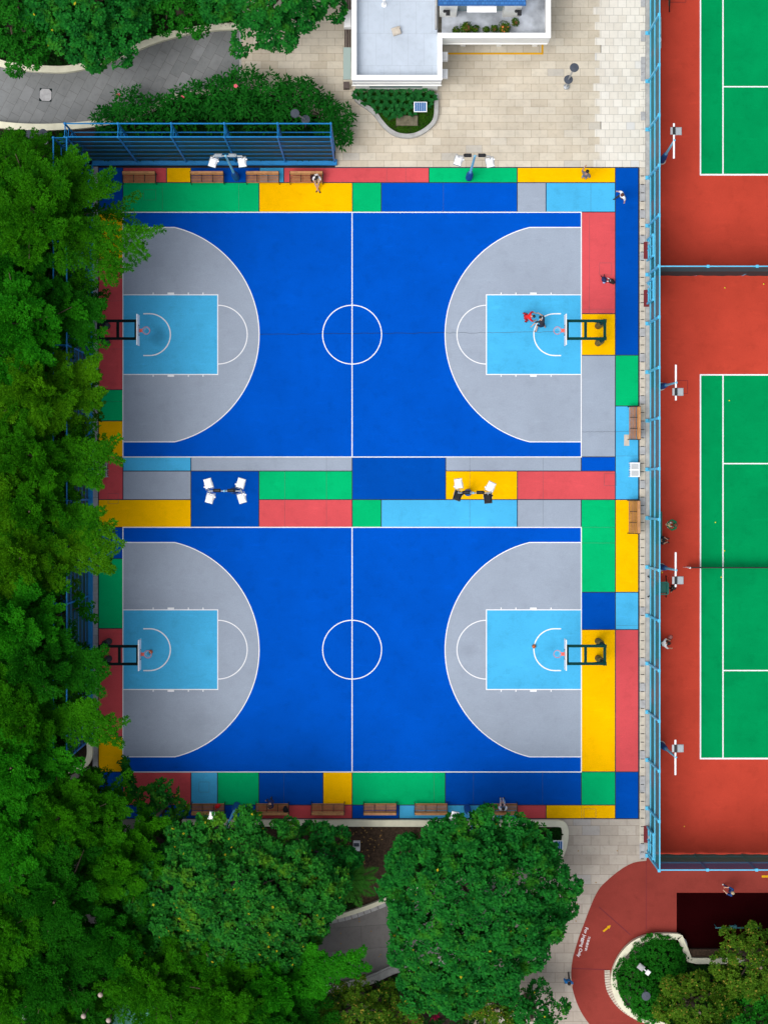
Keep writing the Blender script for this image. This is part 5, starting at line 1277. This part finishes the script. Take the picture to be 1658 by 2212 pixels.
broad_tree('broadleaf_tree', 'bright green round tree at the top edge between the slate path and the pavilion', rootat(568, -14, 6.5), lumps(4.1, 3.0, 5.6, 2.2, 9, 5), 12, dens=9.5, group=BIG)
broad_tree('broadleaf_tree', 'dark small leaved tree filling the very top left corner', rootat(30, 30, 5), lumps(2.8, 3.2, 4.4, 1.6, 7, 6), 13, mat='hedge', dens=9, ln=.17, wd=.055, group=BIG)
broad_tree('broadleaf_tree', 'dark round tree at the top edge in the gap between two brighter round trees', rootat(375, -10, 5), lumps(2.7, 2.3, 4.2, 1.6, 7, 7), 14, mat='hedge', dens=9, ln=.17, wd=.055, group=BIG)
broad_tree('broadleaf_tree', 'largest round tree right of centre along the bottom, reaching over a bench', rootat(1020, 1965, 7.0), heap(_r4, HEAP_R) + SPR_R, 15, mat='broad', dens=12, h=6, tr=.34, group=BIG)
broad_tree('broadleaf_tree', 'big round tree with many yellow leaves left of the palm along the bottom', rootat(500, 1940, 7.0), heap(_r3, HEAP_L) + SPR_L, 16, mat='broad2', dens=12, h=6, tr=.34, group=BIG)
broad_tree('broadleaf_tree', 'smaller round green tree joining the big yellow flecked tree beside the dark soil strip', rootat(690, 1866, 5.6), lumps(2.7, 2.1, 4.8, 1.9, 7, 10), 17, mat='broad', dens=9.5, group=BIG)
broad_tree('broadleaf_tree', 'low leafy tree with reddish tips over the lower left red panel', rootat(348, 1755, 4.5), lumps(1.5, 1.7, 3.6, 1.5, 6, 11), 18, mat='broad2', dens=9, group=BIG)
broad_tree('broadleaf_tree', 'dark green round tree on the beige paving at the bottom edge beside the walker', rootat(1148, 2195, 4), lumps(1.9, 1.6, 3.3, 1.5, 6, 12), 19, mat='broad', dens=10, ln=.15, wd=.06, group=BIG)
OL = 'olive green trees along the bottom edge'
broad_tree('olive_tree', 'olive green speckled tree hanging over the lower right corner of the dark maroon ground', rootat(1632, 2092, 4.5), lumps(2.6, 2.6, 3.8, 1.7, 8, 13), 20, mat='olive', dens=11, dome=.75, ln=.15, wd=.05, k=8, group=OL)
broad_tree('olive_tree', 'olive green speckled tree at the bottom edge right of the clipped hedge', rootat(1508, 2185, 4.5), lumps(2.7, 2.2, 3.8, 1.8, 8, 14), 21, mat='olive', dens=11, dome=.75, ln=.15, wd=.05, k=8, group=OL)
broad_tree('olive_tree', 'dark bushy tree in the very bottom right corner behind the olive trees', rootat(1640, 2215, 4.0), lumps(2.4, 2.0, 3.4, 1.5, 7, 15), 22, mat='hedge', dens=9, ln=.16, wd=.06, group=OL)
broad_tree('olive_tree', 'yellowish olive tree at the bottom edge left of the walker', rootat(1066, 2170, 4.0), lumps(1.7, 2.3, 3.4, 1.5, 7, 16), 23, mat='olive', dens=11, dome=.75, ln=.15, wd=.05, k=8, group=OL)
broad_tree('olive_tree', 'pale olive loose tree at the bottom edge below the lower grey path', rootat(775, 2195, 4.5), lumps(3.4, 1.9, 3.8, 1.6, 8, 17), 24, mat='olive', dens=10, dome=.75, ln=.15, wd=.045, k=8, group=OL)
HG = 'clipped shrubs inside the round planter'
broad_tree('clipped_shrub', 'rounded clipped green shrub along the upper side of the round planter', rootat(1420, 2072, 1), [(0, 0, .55, 1.55, 1.35, .75), (.75, -.35, .5, 1.0, 1.3, .7)], 25, mat='hedge', dens=24, ln=.11, wd=.042, k=8, h=.8, tr=.06, group=HG, cat='shrub', outl=.03, dome=0)
broad_tree('clipped_shrub', 'rounded clipped green shrub on the left side of the round planter', rootat(1366, 2112, 1), [(0, 0, .55, 1.15, 1.25, .75), (.5, -1.0, .5, 1.1, 1.2, .7), (1.2, -1.9, .5, 1.2, 1.0, .7)], 26, mat='hedge', dens=24, ln=.11, wd=.042, k=8, h=.8, tr=.06, group=HG, cat='shrub', outl=.03, dome=0)

# feathery conifer-like trees: long plumes radiating from a tall stem
def plume_leaves(rg, root, tip, n, width, ln, wd, sag=.25):
    """one long branch: side twigs that shorten towards a pointed tip, each thick with needles"""
    root, tip = np.array(root, float), np.array(tip, float); d = tip - root; L = np.linalg.norm(d); dn = d / L
    sd = np.cross(d, (0, 0, 1.)); sd /= np.linalg.norm(sd) + 1e-9; upv = np.cross(sd, dn)
    nt = int(7 + L * 4.2)
    tw_s = .10 + .88 * (np.arange(2 * nt) // 2 + rg.uniform(0, .8, 2 * nt)) / nt; tw_s = np.clip(tw_s, 0, .99)
    tw_l = (width * 1.25 * (1.06 - tw_s) ** .62 + .10) * rg.uniform(.65, 1.2, 2 * nt); tw_e = np.where(np.arange(2 * nt) % 2, 1., -1.)
    tw_a = rg.uniform(.65, 1.15, 2 * nt); tw_u = rg.uniform(-.15, .28, 2 * nt)
    tw_d = unit(dn * np.cos(tw_a)[:, None] + sd * (tw_e * np.sin(tw_a))[:, None] + upv * tw_u[:, None])
    i = rg.choice(2 * nt, n, p=tw_l / tw_l.sum()); t = rg.uniform(0, 1, n) ** .8
    p = root + d * tw_s[i][:, None] + tw_d[i] * (tw_l[i] * t)[:, None] + rg.normal(0, .035, (n, 3)); p[:, 2] -= sag * L * tw_s[i] ** 2 + .12 * tw_l[i] * t * t
    lat = unit(np.cross(tw_d[i], upv)); sg = rg.choice((-1., 1.), n)
    dr = unit(tw_d[i] * rg.uniform(.5, 1.0, (n, 1)) + lat * (sg * rg.uniform(.15, .85, n))[:, None] + upv * rg.uniform(-.15, .45, (n, 1)))
    ll = ln * rg.uniform(.6, 1.25, n) * (1.1 - .45 * t)
    nr = unit(np.tile(upv, (n, 1)) + rg.normal(0, .40, (n, 3)))
    return p, p + dr * ll[:, None], wd * rg.uniform(.7, 1.3, n), nr
def feathery(name, label, root, R0, Ht, seed, mat, group, nb=44, per=520, ln=.17, wd=.036, z0=.40, arms=()):
    rg = np.random.default_rng(seed); t = thing(name, label, 'tree', root, 0, group)
    A, B, W, N, lim = [], [], [], [], []
    for i in range(nb):
        f = (i + .5) / nb; az = i * 2.39996 + rg.uniform(-.3, .3); z = Ht * (z0 + (.955 - z0) * f ** .7)
        L = R0 * (1.0 - .66 * f ** 1.6) * rg.choice((.62, .80, 1.0, 1.15, 1.32)) * rg.uniform(.94, 1.06)
        st = (0.15 * math.cos(az), .15 * math.sin(az), z - .1)
        tp = (L * math.cos(az), L * math.sin(az), z + L * rg.uniform(.10, .42) + .2)
        n = int(per * (.45 + .55 * L / R0)); a, b, w, nn = plume_leaves(rg, st, tp, n, rg.uniform(.25, .42) * (.5 + .5 * L / R0), ln, wd, sag=rg.uniform(.06, .26))
        A.append(a); B.append(b); W.append(w); N.append(nn); lim.append(tp)
        if L > 1.6:                                   # side sprays
            for e in (-1, 1):
                q = rg.uniform(.45, .75); az2 = az + e * rg.uniform(.45, .85); l2 = L * rg.uniform(.28, .42)
                s2 = np.array(st) + (np.array(tp) - np.array(st)) * q; s2[2] -= .15 * L * q * q
                t2 = s2 + np.array((l2 * math.cos(az2), l2 * math.sin(az2), rg.uniform(.0, .25)))
                a, b, w, nn = plume_leaves(rg, s2, t2, int(n * .36), .26, ln, wd, sag=.10); A.append(a); B.append(b); W.append(w); N.append(nn)
    for az, L, z in arms:
        az = R(az); st = (0, 0, z - .3); tp = (L * math.cos(az), L * math.sin(az), z + .4)
        a, b, w, nn = plume_leaves(rg, st, tp, int(per * 2.0), .44, ln, wd, sag=.08); A.append(a); B.append(b); W.append(w); N.append(nn)
        for q in (.30, .44, .58, .72, .84):
            for e in (-1, 1):
                az2 = az + e * rg.uniform(.4, .7); l2 = L * rg.uniform(.20, .34); s2 = np.array(st) + (np.array(tp) - np.array(st)) * q; t2 = s2 + np.array((l2 * math.cos(az2), l2 * math.sin(az2), .1))
                a, b, w, nn = plume_leaves(rg, s2, t2, int(per * .5), .25, ln, wd, sag=.08); A.append(a); B.append(b); W.append(w); N.append(nn)
        lim.append(tp)
    for i in range(7):                                # leader tuft
        az = i * 2.4; L = rg.uniform(.7, 1.25) * R0 / 3.5
        a, b, w, nn = plume_leaves(rg, (0, 0, Ht * .93), (L * math.cos(az), L * math.sin(az), Ht * rg.uniform(.985, 1.03)), int(per * .42), .5, ln, wd, sag=.05); A.append(a); B.append(b); W.append(w); N.append(nn)
    quads('crown', np.concatenate(A), np.concatenate(B), np.concatenate(W), np.concatenate(N), M[mat], t)
    trunk('trunk', t, Ht * .93, .17, [(x * .8, y * .8, z - .35) for x, y, z in lim[::3]], seed)
    return t
FL = 'feathery trees down the left side'; FB = 'feathery trees in the bottom left grove'
F = [  # px, py, height, radius, material, seed, group, label, arms (bearing, length, height)
    (90, 462, 12.5, 4.1, 'feath', 31, FL, 'feathery tree with the longest plumes, reaching over the upper left corner', [(-17, 6.3, 9.6), (-37, 5.7, 9.2), (24, 4.4, 9.6), (55, 3.8, 10)]),
    (20, 400, 10.5, 3.2, 'feath', 32, FL, 'feathery tree at the left edge just below the round lamp discs', []),
    (15, 560, 10.5, 3.2, 'feathd', 33, FL, 'dark green feathery tree at the left edge behind the longest plumed tree', []),
    (52, 705, 12.5, 3.7, 'feathb', 34, FL, 'bright bushy tree with bare twigs, level with the upper left basketball stand', []),
    (80, 640, 10.8, 2.7, 'feathd', 35, FL, 'dark feathery tree overhanging the fence just above the upper left basketball stand', [(-14, 4.0, 8.9), (-35, 3.8, 8.9)]),
    (82, 845, 12.0, 3.15, 'feathy', 36, FL, 'yellow green feathery tree just below the upper left basketball stand', [(-8, 3.6, 9.0), (20, 3.6, 9.0)]),
    (15, 880, 10.5, 3.4, 'feath', 37, FL, 'mid green feathery tree at the left edge level with the small green panel', []),
    (80, 985, 11.5, 3.1, 'feath', 38, FL, 'feathery tree whose plumes overhang the left yellow panel beside the upper court', [(4, 4.4, 8.9), (-20, 3.9, 9.0)]),
    (10, 1060, 11.0, 3.7, 'feathy', 39, FL, 'yellow green feathery tree at the left edge level with the strip between courts', []),
    (78, 1105, 11.2, 2.9, 'feath', 40, FL, 'feathery tree beside the grey slatted box on the left', [(-22, 3.9, 8.9), (-4, 3.6, 8.9)]),
    (60, 1205, 11.8, 2.8, 'feathy', 41, FL, 'feathery tree just above the exposed stretch of dark fence net', [(16, 5.2, 9.0), (-2, 4.8, 8.9)]),
    (30, 1340, 12.0, 3.4, 'feathb', 42, FL, 'bright bushy tree left of the exposed fence net', []),
    (76, 1432, 11.5, 3.1, 'feathd', 43, FL, 'dark feathery tree covering the posts of the lower left basketball stand', [(4, 4.0, 8.9), (-16, 3.9, 9.0)]),
    (15, 1490, 11.0, 3.5, 'feath', 44, FL, 'feathery tree at the left edge level with the lower left basketball stand', []),
    (70, 1558, 11.2, 2.8, 'feath', 45, FL, 'feathery tree whose single plume crosses the lower left red panel', [(-6, 5.0, 8.9), (12, 3.8, 8.9)]),
    (40, 1650, 11.5, 3.5, 'feathb', 46, FL, 'bright feathery tree at the left edge level with the lowest yellow panel', []),
    (140, 1755, 10.0, 3.1, 'feath', 47, FB, 'feathery tree whose plume overlaps the dark blue panel at the lower left corner', [(6, 3.4, 7.0)]),
    (40, 1800, 10.5, 3.5, 'feathb', 48, FB, 'bright feathery tree at the left edge below the ball fence end', []),
    (262, 1858, 9.5, 2.9, 'feath', 49, FB, 'feathery tree between the hooked cream wall and the big yellow flecked tree', []),
    (130, 1930, 10.5, 3.8, 'feathd', 50, FB, 'dark feathery tree in the middle of the bottom left grove', []),
    (20, 1990, 10.0, 3.2, 'feath', 51, FB, 'mid green feathery tree at the left edge of the bottom left grove', []),
    (250, 2010, 9.5, 3.3, 'feathd', 52, FB, 'dark feathery tree beside the black gap in the bottom left grove', []),
    (110, 2100, 9.0, 3.4, 'feathd', 53, FB, 'dark feathery tree just above the pale globes in the bottom left grove', []),
    (325, 2110, 10.0, 3.3, 'feath', 54, FB, 'feathery tree just above the sea green shed roof', []),
    (480, 2140, 9.5, 3.2, 'feath', 55, FB, 'feathery tree at the bottom below the big yellow flecked tree', []),
    (160, 2225, 7.5, 2.4, 'feath', 56, FB, 'feathery tree at the bottom edge between the plank seat and shed roof', []),
    (600, 2118, 9.0, 2.1, 'feathb', 57, FB, 'bright feathery tree sending a long pale plume over the lower grey path', [(17, 5.0, 7.5), (38, 2.8, 7.0), (-10, 2.6, 7.0)]),
    (430, 2225, 7.5, 2.6, 'feathd', 58, FB, 'dark feathery tree at the bottom edge right of the sea green shed roof', []),
    (10, 2130, 9.0, 2.7, 'feath', 59, FB, 'feathery tree at the left edge near the plank seat', []),
    (600, 2205, 8.0, 3.0, 'feathd', 60, FB, 'dark feathery tree at the bottom edge left of the pale olive tree', []),
]
for px, py, h, r, mt, sd, gp, lb, arms in F:
    feathery('feathery_tree', lb, rootat(px, py, h * .75), r, h, sd, mt, gp, arms=arms, nb=int(26 + 7.5 * r), per=1050,
             ln=.14 if mt == 'feathb' else .15, wd=.045 if mt == 'feathb' else .030)

# oleander-like shrubs behind the ball fence
def star_shrub(label, px, py, r, h, seed, pink=0):
    rg = np.random.default_rng(seed); t = thing('flowering_shrub', label, 'shrub', rootat(px, py, h * .7), 0, 'shrubs behind the blue ball fence')
    n = int(20 * r * r + 26); a = rg.uniform(0, 6.3, n); q = r * np.sqrt(rg.uniform(0.02, 1.0, n)) * rg.uniform(.85, 1.12, n)
    c = np.stack([q * np.cos(a), q * np.sin(a), h * (1.0 - .40 * (q / r) ** 2) * rg.uniform(.72, 1.06, n)], 1)
    up = np.stack([np.cos(a) * q / r * .5, np.sin(a) * q / r * .5, np.ones(n)], 1)
    b, tt, w, nr = rosettes(rg, c, up, 8, .33, .058, spread=.5); quads('foliage', b, tt, w, nr, M['shrub'], t, cup=.05)
    mb = MB()
    for x, y, z in c[::5]: mb.path([(0, 0, 0), (x * .55, y * .55, z * .6), (x, y, z)], [.035, .022, .010], 5)
    mb.build('stems', M['bark'], t)
    for i in range(pink):
        x, y, z = c[rg.integers(0, n)]; mb = MB()
        for k in range(5): mb.sphere((x + .07 * math.cos(k * 1.257), y + .07 * math.sin(k * 1.257), z + .12), (.06, .06, .03), 7, 5)
        mb.build('flower', M['flower'], t)
SH = [(232, 260, .9, 1.8, 0, 'leftmost dark leafy shrub by the slate path wall'), (282, 232, 1.25, 2.2, 1, 'dark leafy shrub with star leaves poking over the slate path wall'),
      (330, 245, 1.2, 2.2, 0, 'dark leafy shrub behind the second bay of the ball fence'), (385, 232, 1.3, 2.4, 1, 'dark leafy shrub at the middle of the slate path wall with a pink bloom'), (430, 212, 1.2, 2.4, 0, 'dark leafy shrub on the wall right of the pink bloom'),
      (470, 238, 1.2, 2.2, 0, 'dark leafy shrub behind the middle bay of the ball fence'), (485, 200, 1.25, 2.4, 0, 'fine leafed shrub spilling over the right end of the slate path'), (530, 185, 1.2, 2.6, 1, 'tall leafy shrub where the slate path meets the cream plaza'),
      (545, 232, 1.3, 2.4, 0, 'dark leafy shrub in the centre of the shrub bed'), (590, 195, 1.2, 2.5, 0, 'leafy shrub at the cream plaza edge with a pink flower nearby'), (620, 235, 1.2, 2.2, 0, 'leafy shrub just left of the two lamp discs'),
      (655, 205, 1.15, 2.4, 0, 'open leafy shrub spreading onto the cream plaza'), (690, 238, 1.15, 2.2, 0, 'loose leafy shrub right of the two lamp discs'), (730, 255, 1.0, 2.0, 0, 'rightmost loose shrub beyond the end of the ball fence'), (738, 288, .75, 1.6, 0, 'small wispy shrub at the right corner post of the ball fence')]
for i, (px, py, r, h, pk, lb) in enumerate(SH): star_shrub(lb, px, py, r, h, 70 + i, pk)
# vine strip on the lower left court corner, little plant pots, planter leaves
rg = np.random.default_rng(5); vl = np.array([G(*p, .5)[:] for p in ((268, 1642), (272, 1662), (278, 1685), (285, 1705), (292, 1725))]); n = 170
s = rg.uniform(0, 3.999, n); i0 = s.astype(int); f = (s - i0)[:, None]; c = vl[i0] * (1 - f) + vl[i0 + 1] * f + rg.normal(0, 1, (n, 3)) * np.array((.10, .10, .12)) * (1 + s[:, None] * .35)
b, tt, w, nr = rosettes(rg, c, np.tile((0, 0, 1.), (n, 1)), 7, .16, .06)
t = thing('climbing_vine', 'narrow leafy vine branch hanging over the lower left corner of the lower court', 'vine', (c[:, 0].mean(), c[:, 1].mean(), 0)); quads('foliage', b, tt, w, nr, M['broad'], t, loc=t.location)
mb = MB(); mb.path([(*(Vector(p) - t.location).xy, .4) for p in vl], .03, 6); mb.build('stem', M['bark'], t)
def inside(poly, pts):
    x, y = pts[:, 0], pts[:, 1]; r = np.zeros(len(pts), bool); j = len(poly) - 1
    for i in range(len(poly)):
        xi, yi = poly[i]; xj, yj = poly[j]
        r ^= ((yi > y) != (yj > y)) & (x < (xj - xi) * (y - yi) / (yj - yi + 1e-12) + xi); j = i
    return r
def scatter(poly, n, rg):
    P_ = np.array(poly); lo, hi = P_.min(0), P_.max(0); p = rg.uniform(lo, hi, (n, 2)); return p[inside(poly, p)]
bed = kerb + [(kerb[-1][0], ys), (kerb[0][0], ys)]
# leafy plants of the bed: one by one
k_ = 0
cand = [(772, 205), (790, 202), (808, 204), (826, 203), (844, 205), (862, 204), (880, 205), (898, 206), (916, 204), (930, 210), (788, 218), (806, 220), (824, 220), (842, 221), (860, 220), (878, 222), (896, 214), (922, 224), (816, 234), (834, 236), (852, 237), (870, 238), (890, 240), (840, 248), (858, 246)]
for k_, (px, py) in enumerate(cand):
    rg = np.random.default_rng(200 + k_); q = G(px, py, .5); n = 9
    t = thing('broad_leaf_plant', 'big glossy leaved plant massed with others in the bed below the pavilion', 'plant', (q.x, q.y, .22), 0, 'big leaved plants in the pavilion bed')
    az = np.arange(n) * 2.4 + rg.uniform(0, 6); el = rg.uniform(.1, .7, n)
    b = np.stack([.10 * np.cos(az), .10 * np.sin(az), rg.uniform(.25, .55, n)], 1); L = rg.uniform(.26, .40, n)
    d = np.stack([np.cos(az) * np.cos(el), np.sin(az) * np.cos(el), np.sin(el) * .6], 1)
    quads('foliage', b, b + d * L[:, None], rg.uniform(.10, .15, n), unit(np.stack([-d[:, 0] * .4, -d[:, 1] * .4, np.ones(n)], 1)), M['bigleaf'], t, cup=.06)
    mb = MB()
    for x, y, z in b[::2]: mb.path([(0, 0, 0), (x * .6, y * .6, z * .6), (x, y, z)], .012, 5)
    mb.build('stems', M['hedge'], t)
rg = np.random.default_rng(8); p = scatter(bed, 5200, rg); n = len(p); c = np.concatenate([p, np.full((n, 1), .24)], 1)
b, tt, w, nr = rosettes(rg, c, np.tile((0, 0, 1.), (n, 1)), 4, .09, .016, spread=1.2)
tag(quads('grass', b, tt, w, nr, M['grass']), kind='stuff')
def potted(px, py, r, fl, label):
    rg = np.random.default_rng(int(px)); q = G(px, py, 3.4); t = thing('potted_plant', label, 'potted plant', (q.x, q.y, 3.0), 0, 'pot plants on the pavilion terrace')
    mb = MB(); mb.lathe((0, 0, 0), [(r * .5, 0), (r * .62, .26), (r * .66, .28), (r * .6, .30)], 12); mb.build('pot', plain('clay_pot', (.28, .11, .05), .8), t)
    n = int(26 + 160 * r * r * 3); d = unit(rg.normal(size=(n, 3)) * (1, 1, .6) + (0, 0, .3)); c = d * r * rg.uniform(.5, 1, (n, 1)) + (0, 0, .42)
    b, tt, w, nr = rosettes(rg, c, d, 5, .11, .032); quads('foliage', b, tt, w, nr, M['olive'], t)
    for i in range(fl):
        x, y, z = c[i * 3] * (.8, .8, 1) ; mb = MB(); mb.sphere((x, y, z + .12), (.06, .06, .05), 8, 6); mb.build('flower', M['oflower'], t)
for a in ((984, 66, .20, 0, 'small pot plant at the left end of the terrace row'), (1006.5, 60, .36, 0, 'large bushy pot plant at the left of the terrace row'), (1026, 63, .22, 0, 'small pot plant just right of the large left one on the terrace'),
          (1049, 64, .17, 0, 'smallest green pot plant in the middle of the terrace row'), (1067, 62, .21, 0, 'small pot plant just left of the orange flowered one'), (1087.5, 61, .40, 5, 'large pot plant with orange flowers at the right of the terrace row'),
          (1112, 48, .22, 0, 'brownish pot plant near the right wall pillar on the terrace')): potted(*a)
# palm between the two big bottom trees
q = rootat(752, 1902, 4.0); t = thing('palm_tree', 'dark green fan of palm fronds between the two big round bottom trees', 'palm', q)
mb = MB(); mb.path([(0, 0, 0), (.05, 0, 1.8), (0, .05, 3.9)], [.13, .10, .07], 10); mb.build('trunk', M['bark'], t)
rg = np.random.default_rng(77)
for k in range(22):
    az = k * 2.39996; L = rg.uniform(1.5, 2.1) * (1 - .25 * (k > 14)); el = rg.uniform(.1, .8) + .3 * (k > 14); n = 90
    s = np.linspace(.12, 1, n // 2); cx = L * s * math.cos(el) ; cz = 3.9 + L * s * math.sin(el) - L * .55 * s ** 2
    P0 = np.stack([cx * math.cos(az), cx * math.sin(az), cz], 1); dr = np.array((math.cos(az), math.sin(az), 0)); sd = np.array((-math.sin(az), math.cos(az), 0))
    bb = np.repeat(P0, 2, 0); sg = np.tile((-1, 1), n // 2)[:, None]; ll = (.52 * np.sin(np.pi * np.clip(np.repeat(s, 2) * .85 + .12, 0, 1)))[:, None]
    dd = unit(dr * .75 + sd * sg * .8 + np.array((0, 0, -.25)) + rg.normal(0, .06, (len(bb), 3)))
    quads('frond', bb, bb + dd * ll, np.full(len(bb), .018), np.tile((0, 0, 1.), (len(bb), 1)) + rg.normal(0, .2, (len(bb), 3)), M['palm'], t, cup=.03)
# crimson cordylines in the shade at the bottom
for k_, (px, py, lb) in enumerate(((890, 2200, 'crimson leaved plant at the bottom edge below the largest round tree, left one'), (938, 2190, 'crimson leaved plant at the bottom edge below the largest round tree, right one'), (908, 2168, 'crimson leaved plant in deep shade just above two others at the bottom edge'))):
    rg = np.random.default_rng(300 + k_); q = G(px, py, 1.0); t = thing('crimson_plant', lb, 'plant', (q.x, q.y, 0), 0, 'crimson plants under the largest tree'); n = 46
    az = rg.uniform(0, 6.3, n); el = rg.uniform(.05, 1.1, n); b = np.stack([.05 * np.cos(az), .05 * np.sin(az), rg.uniform(.7, 1.2, n)], 1)
    d = np.stack([np.cos(az) * np.cos(el), np.sin(az) * np.cos(el), np.sin(el) * .7], 1); quads('foliage', b, b + d * rg.uniform(.3, .5, (n, 1)), np.full(n, .04), unit(rg.normal(0, .3, (n, 3)) + (0, 0, 1)), M['redleaf'], t)
    mb = MB(); mb.path([(0, 0, 0), (.02, 0, .6), (0, 0, 1.1)], .03, 6); mb.build('stem', M['bark'], t)
# globe lamps among the bottom-left trees
for px, py, lb in ((217.5, 2149, 'pale round globe lamp showing through the bottom left foliage, uppermost of three'), (181, 2195, 'pale round globe lamp showing through the bottom left foliage, leftmost of three'), (235, 2204, 'pale round globe lamp showing through the bottom left foliage, lowest of three')):
    q = G(px, py, 8.6); t = thing('globe_lamp', lb, 'lamp post', (q.x, q.y, 0), 0, 'globe lamps in the bottom left grove')
    mb = MB(); mb.tube((0, 0, 0), (0, 0, 8.5), .06, .045, n=8); mb.build('post', M['bark'], t); mb = MB(); mb.sphere((0, 0, 8.62), .15, 14, 10); mb.build('globe', M['glow'], t, smooth=True)
# low ground cover under the trees
rg = np.random.default_rng(21); C = []
for poly, n in (([(-80, -80), (520, -80), (520, 55), (330, 84), (215, 130), (150, 145), (0, 130), (-80, 100)], 5200), ([(-80, 282), (140, 285), (185, 345), (185, 1600), (150, 1655), (-80, 1660)], 7500),
                ([(-80, 1900), (120, 2010), (300, 1990), (470, 2010), (480, 2130), (690, 2150), (850, 2108), (1060, 2060), (1060, 2290), (-80, 2290)], 9000), ([(215, 266), (440, 214), (520, 202), (690, 262), (718, 300), (718, 345), (200, 345)], 8000),
                ([(1330, 2110), (1400, 2045), (1470, 2045), (1500, 2078), (1720, 2078), (1720, 2290), (1480, 2290), (1380, 2180)], 4200), ([(400, 1850), (690, 1860), (690, 1970), (480, 1990)], 900), ([(880, 1800), (1190, 1795), (1190, 1850), (1050, 1890), (900, 1890)], 900), ([(1192, 1786), (1210, 1786), (1206, 1812), (1192, 1812)], 60), ([(705, 1965), (760, 1930), (780, 1945), (745, 1965)], 90)):
    p = scatter(GL(poly), n, rg); C.append(np.concatenate([p, rg.uniform(.05, .45, (len(p), 1))], 1))
c = np.concatenate(C); n = len(c); b, tt, w, nr = rosettes(rg, c, np.tile((0, 0, 1.), (n, 1)) + rg.normal(0, .2, (n, 3)), 6, .17, .055)
tag(quads('ground_cover', b, tt, w, nr, M['cover']), kind='stuff')
# fallen leaves on the soil strip and the paving
rg = np.random.default_rng(23); C = []
for poly, n, z in (([(640, 1784), (830, 1784), (820, 1830), (760, 1905), (700, 1860), (640, 1815)], 120, .07), ([(690, 1995), (900, 1960), (880, 2080), (700, 2125)], 14, .02), ([(1090, 1790), (1370, 1790), (1240, 2000), (1225, 2200), (1100, 2200)], 16, .02)):
    p = scatter(GL(poly), n * 2, rg)[:n]; C.append(np.concatenate([p, np.full((len(p), 1), z)], 1))
c = np.concatenate(C); n = len(c); a = rg.uniform(0, 6.3, n); d = np.stack([np.cos(a), np.sin(a), .1 * np.ones(n)], 1) * .13
tag(quads('fallen_leaves', c, c + d, np.full(n, .035), np.tile((0, 0, 1.), (n, 1)), leaf('dry_leaf', (.20, .09, .03), (.45, .30, .10))), kind='stuff')
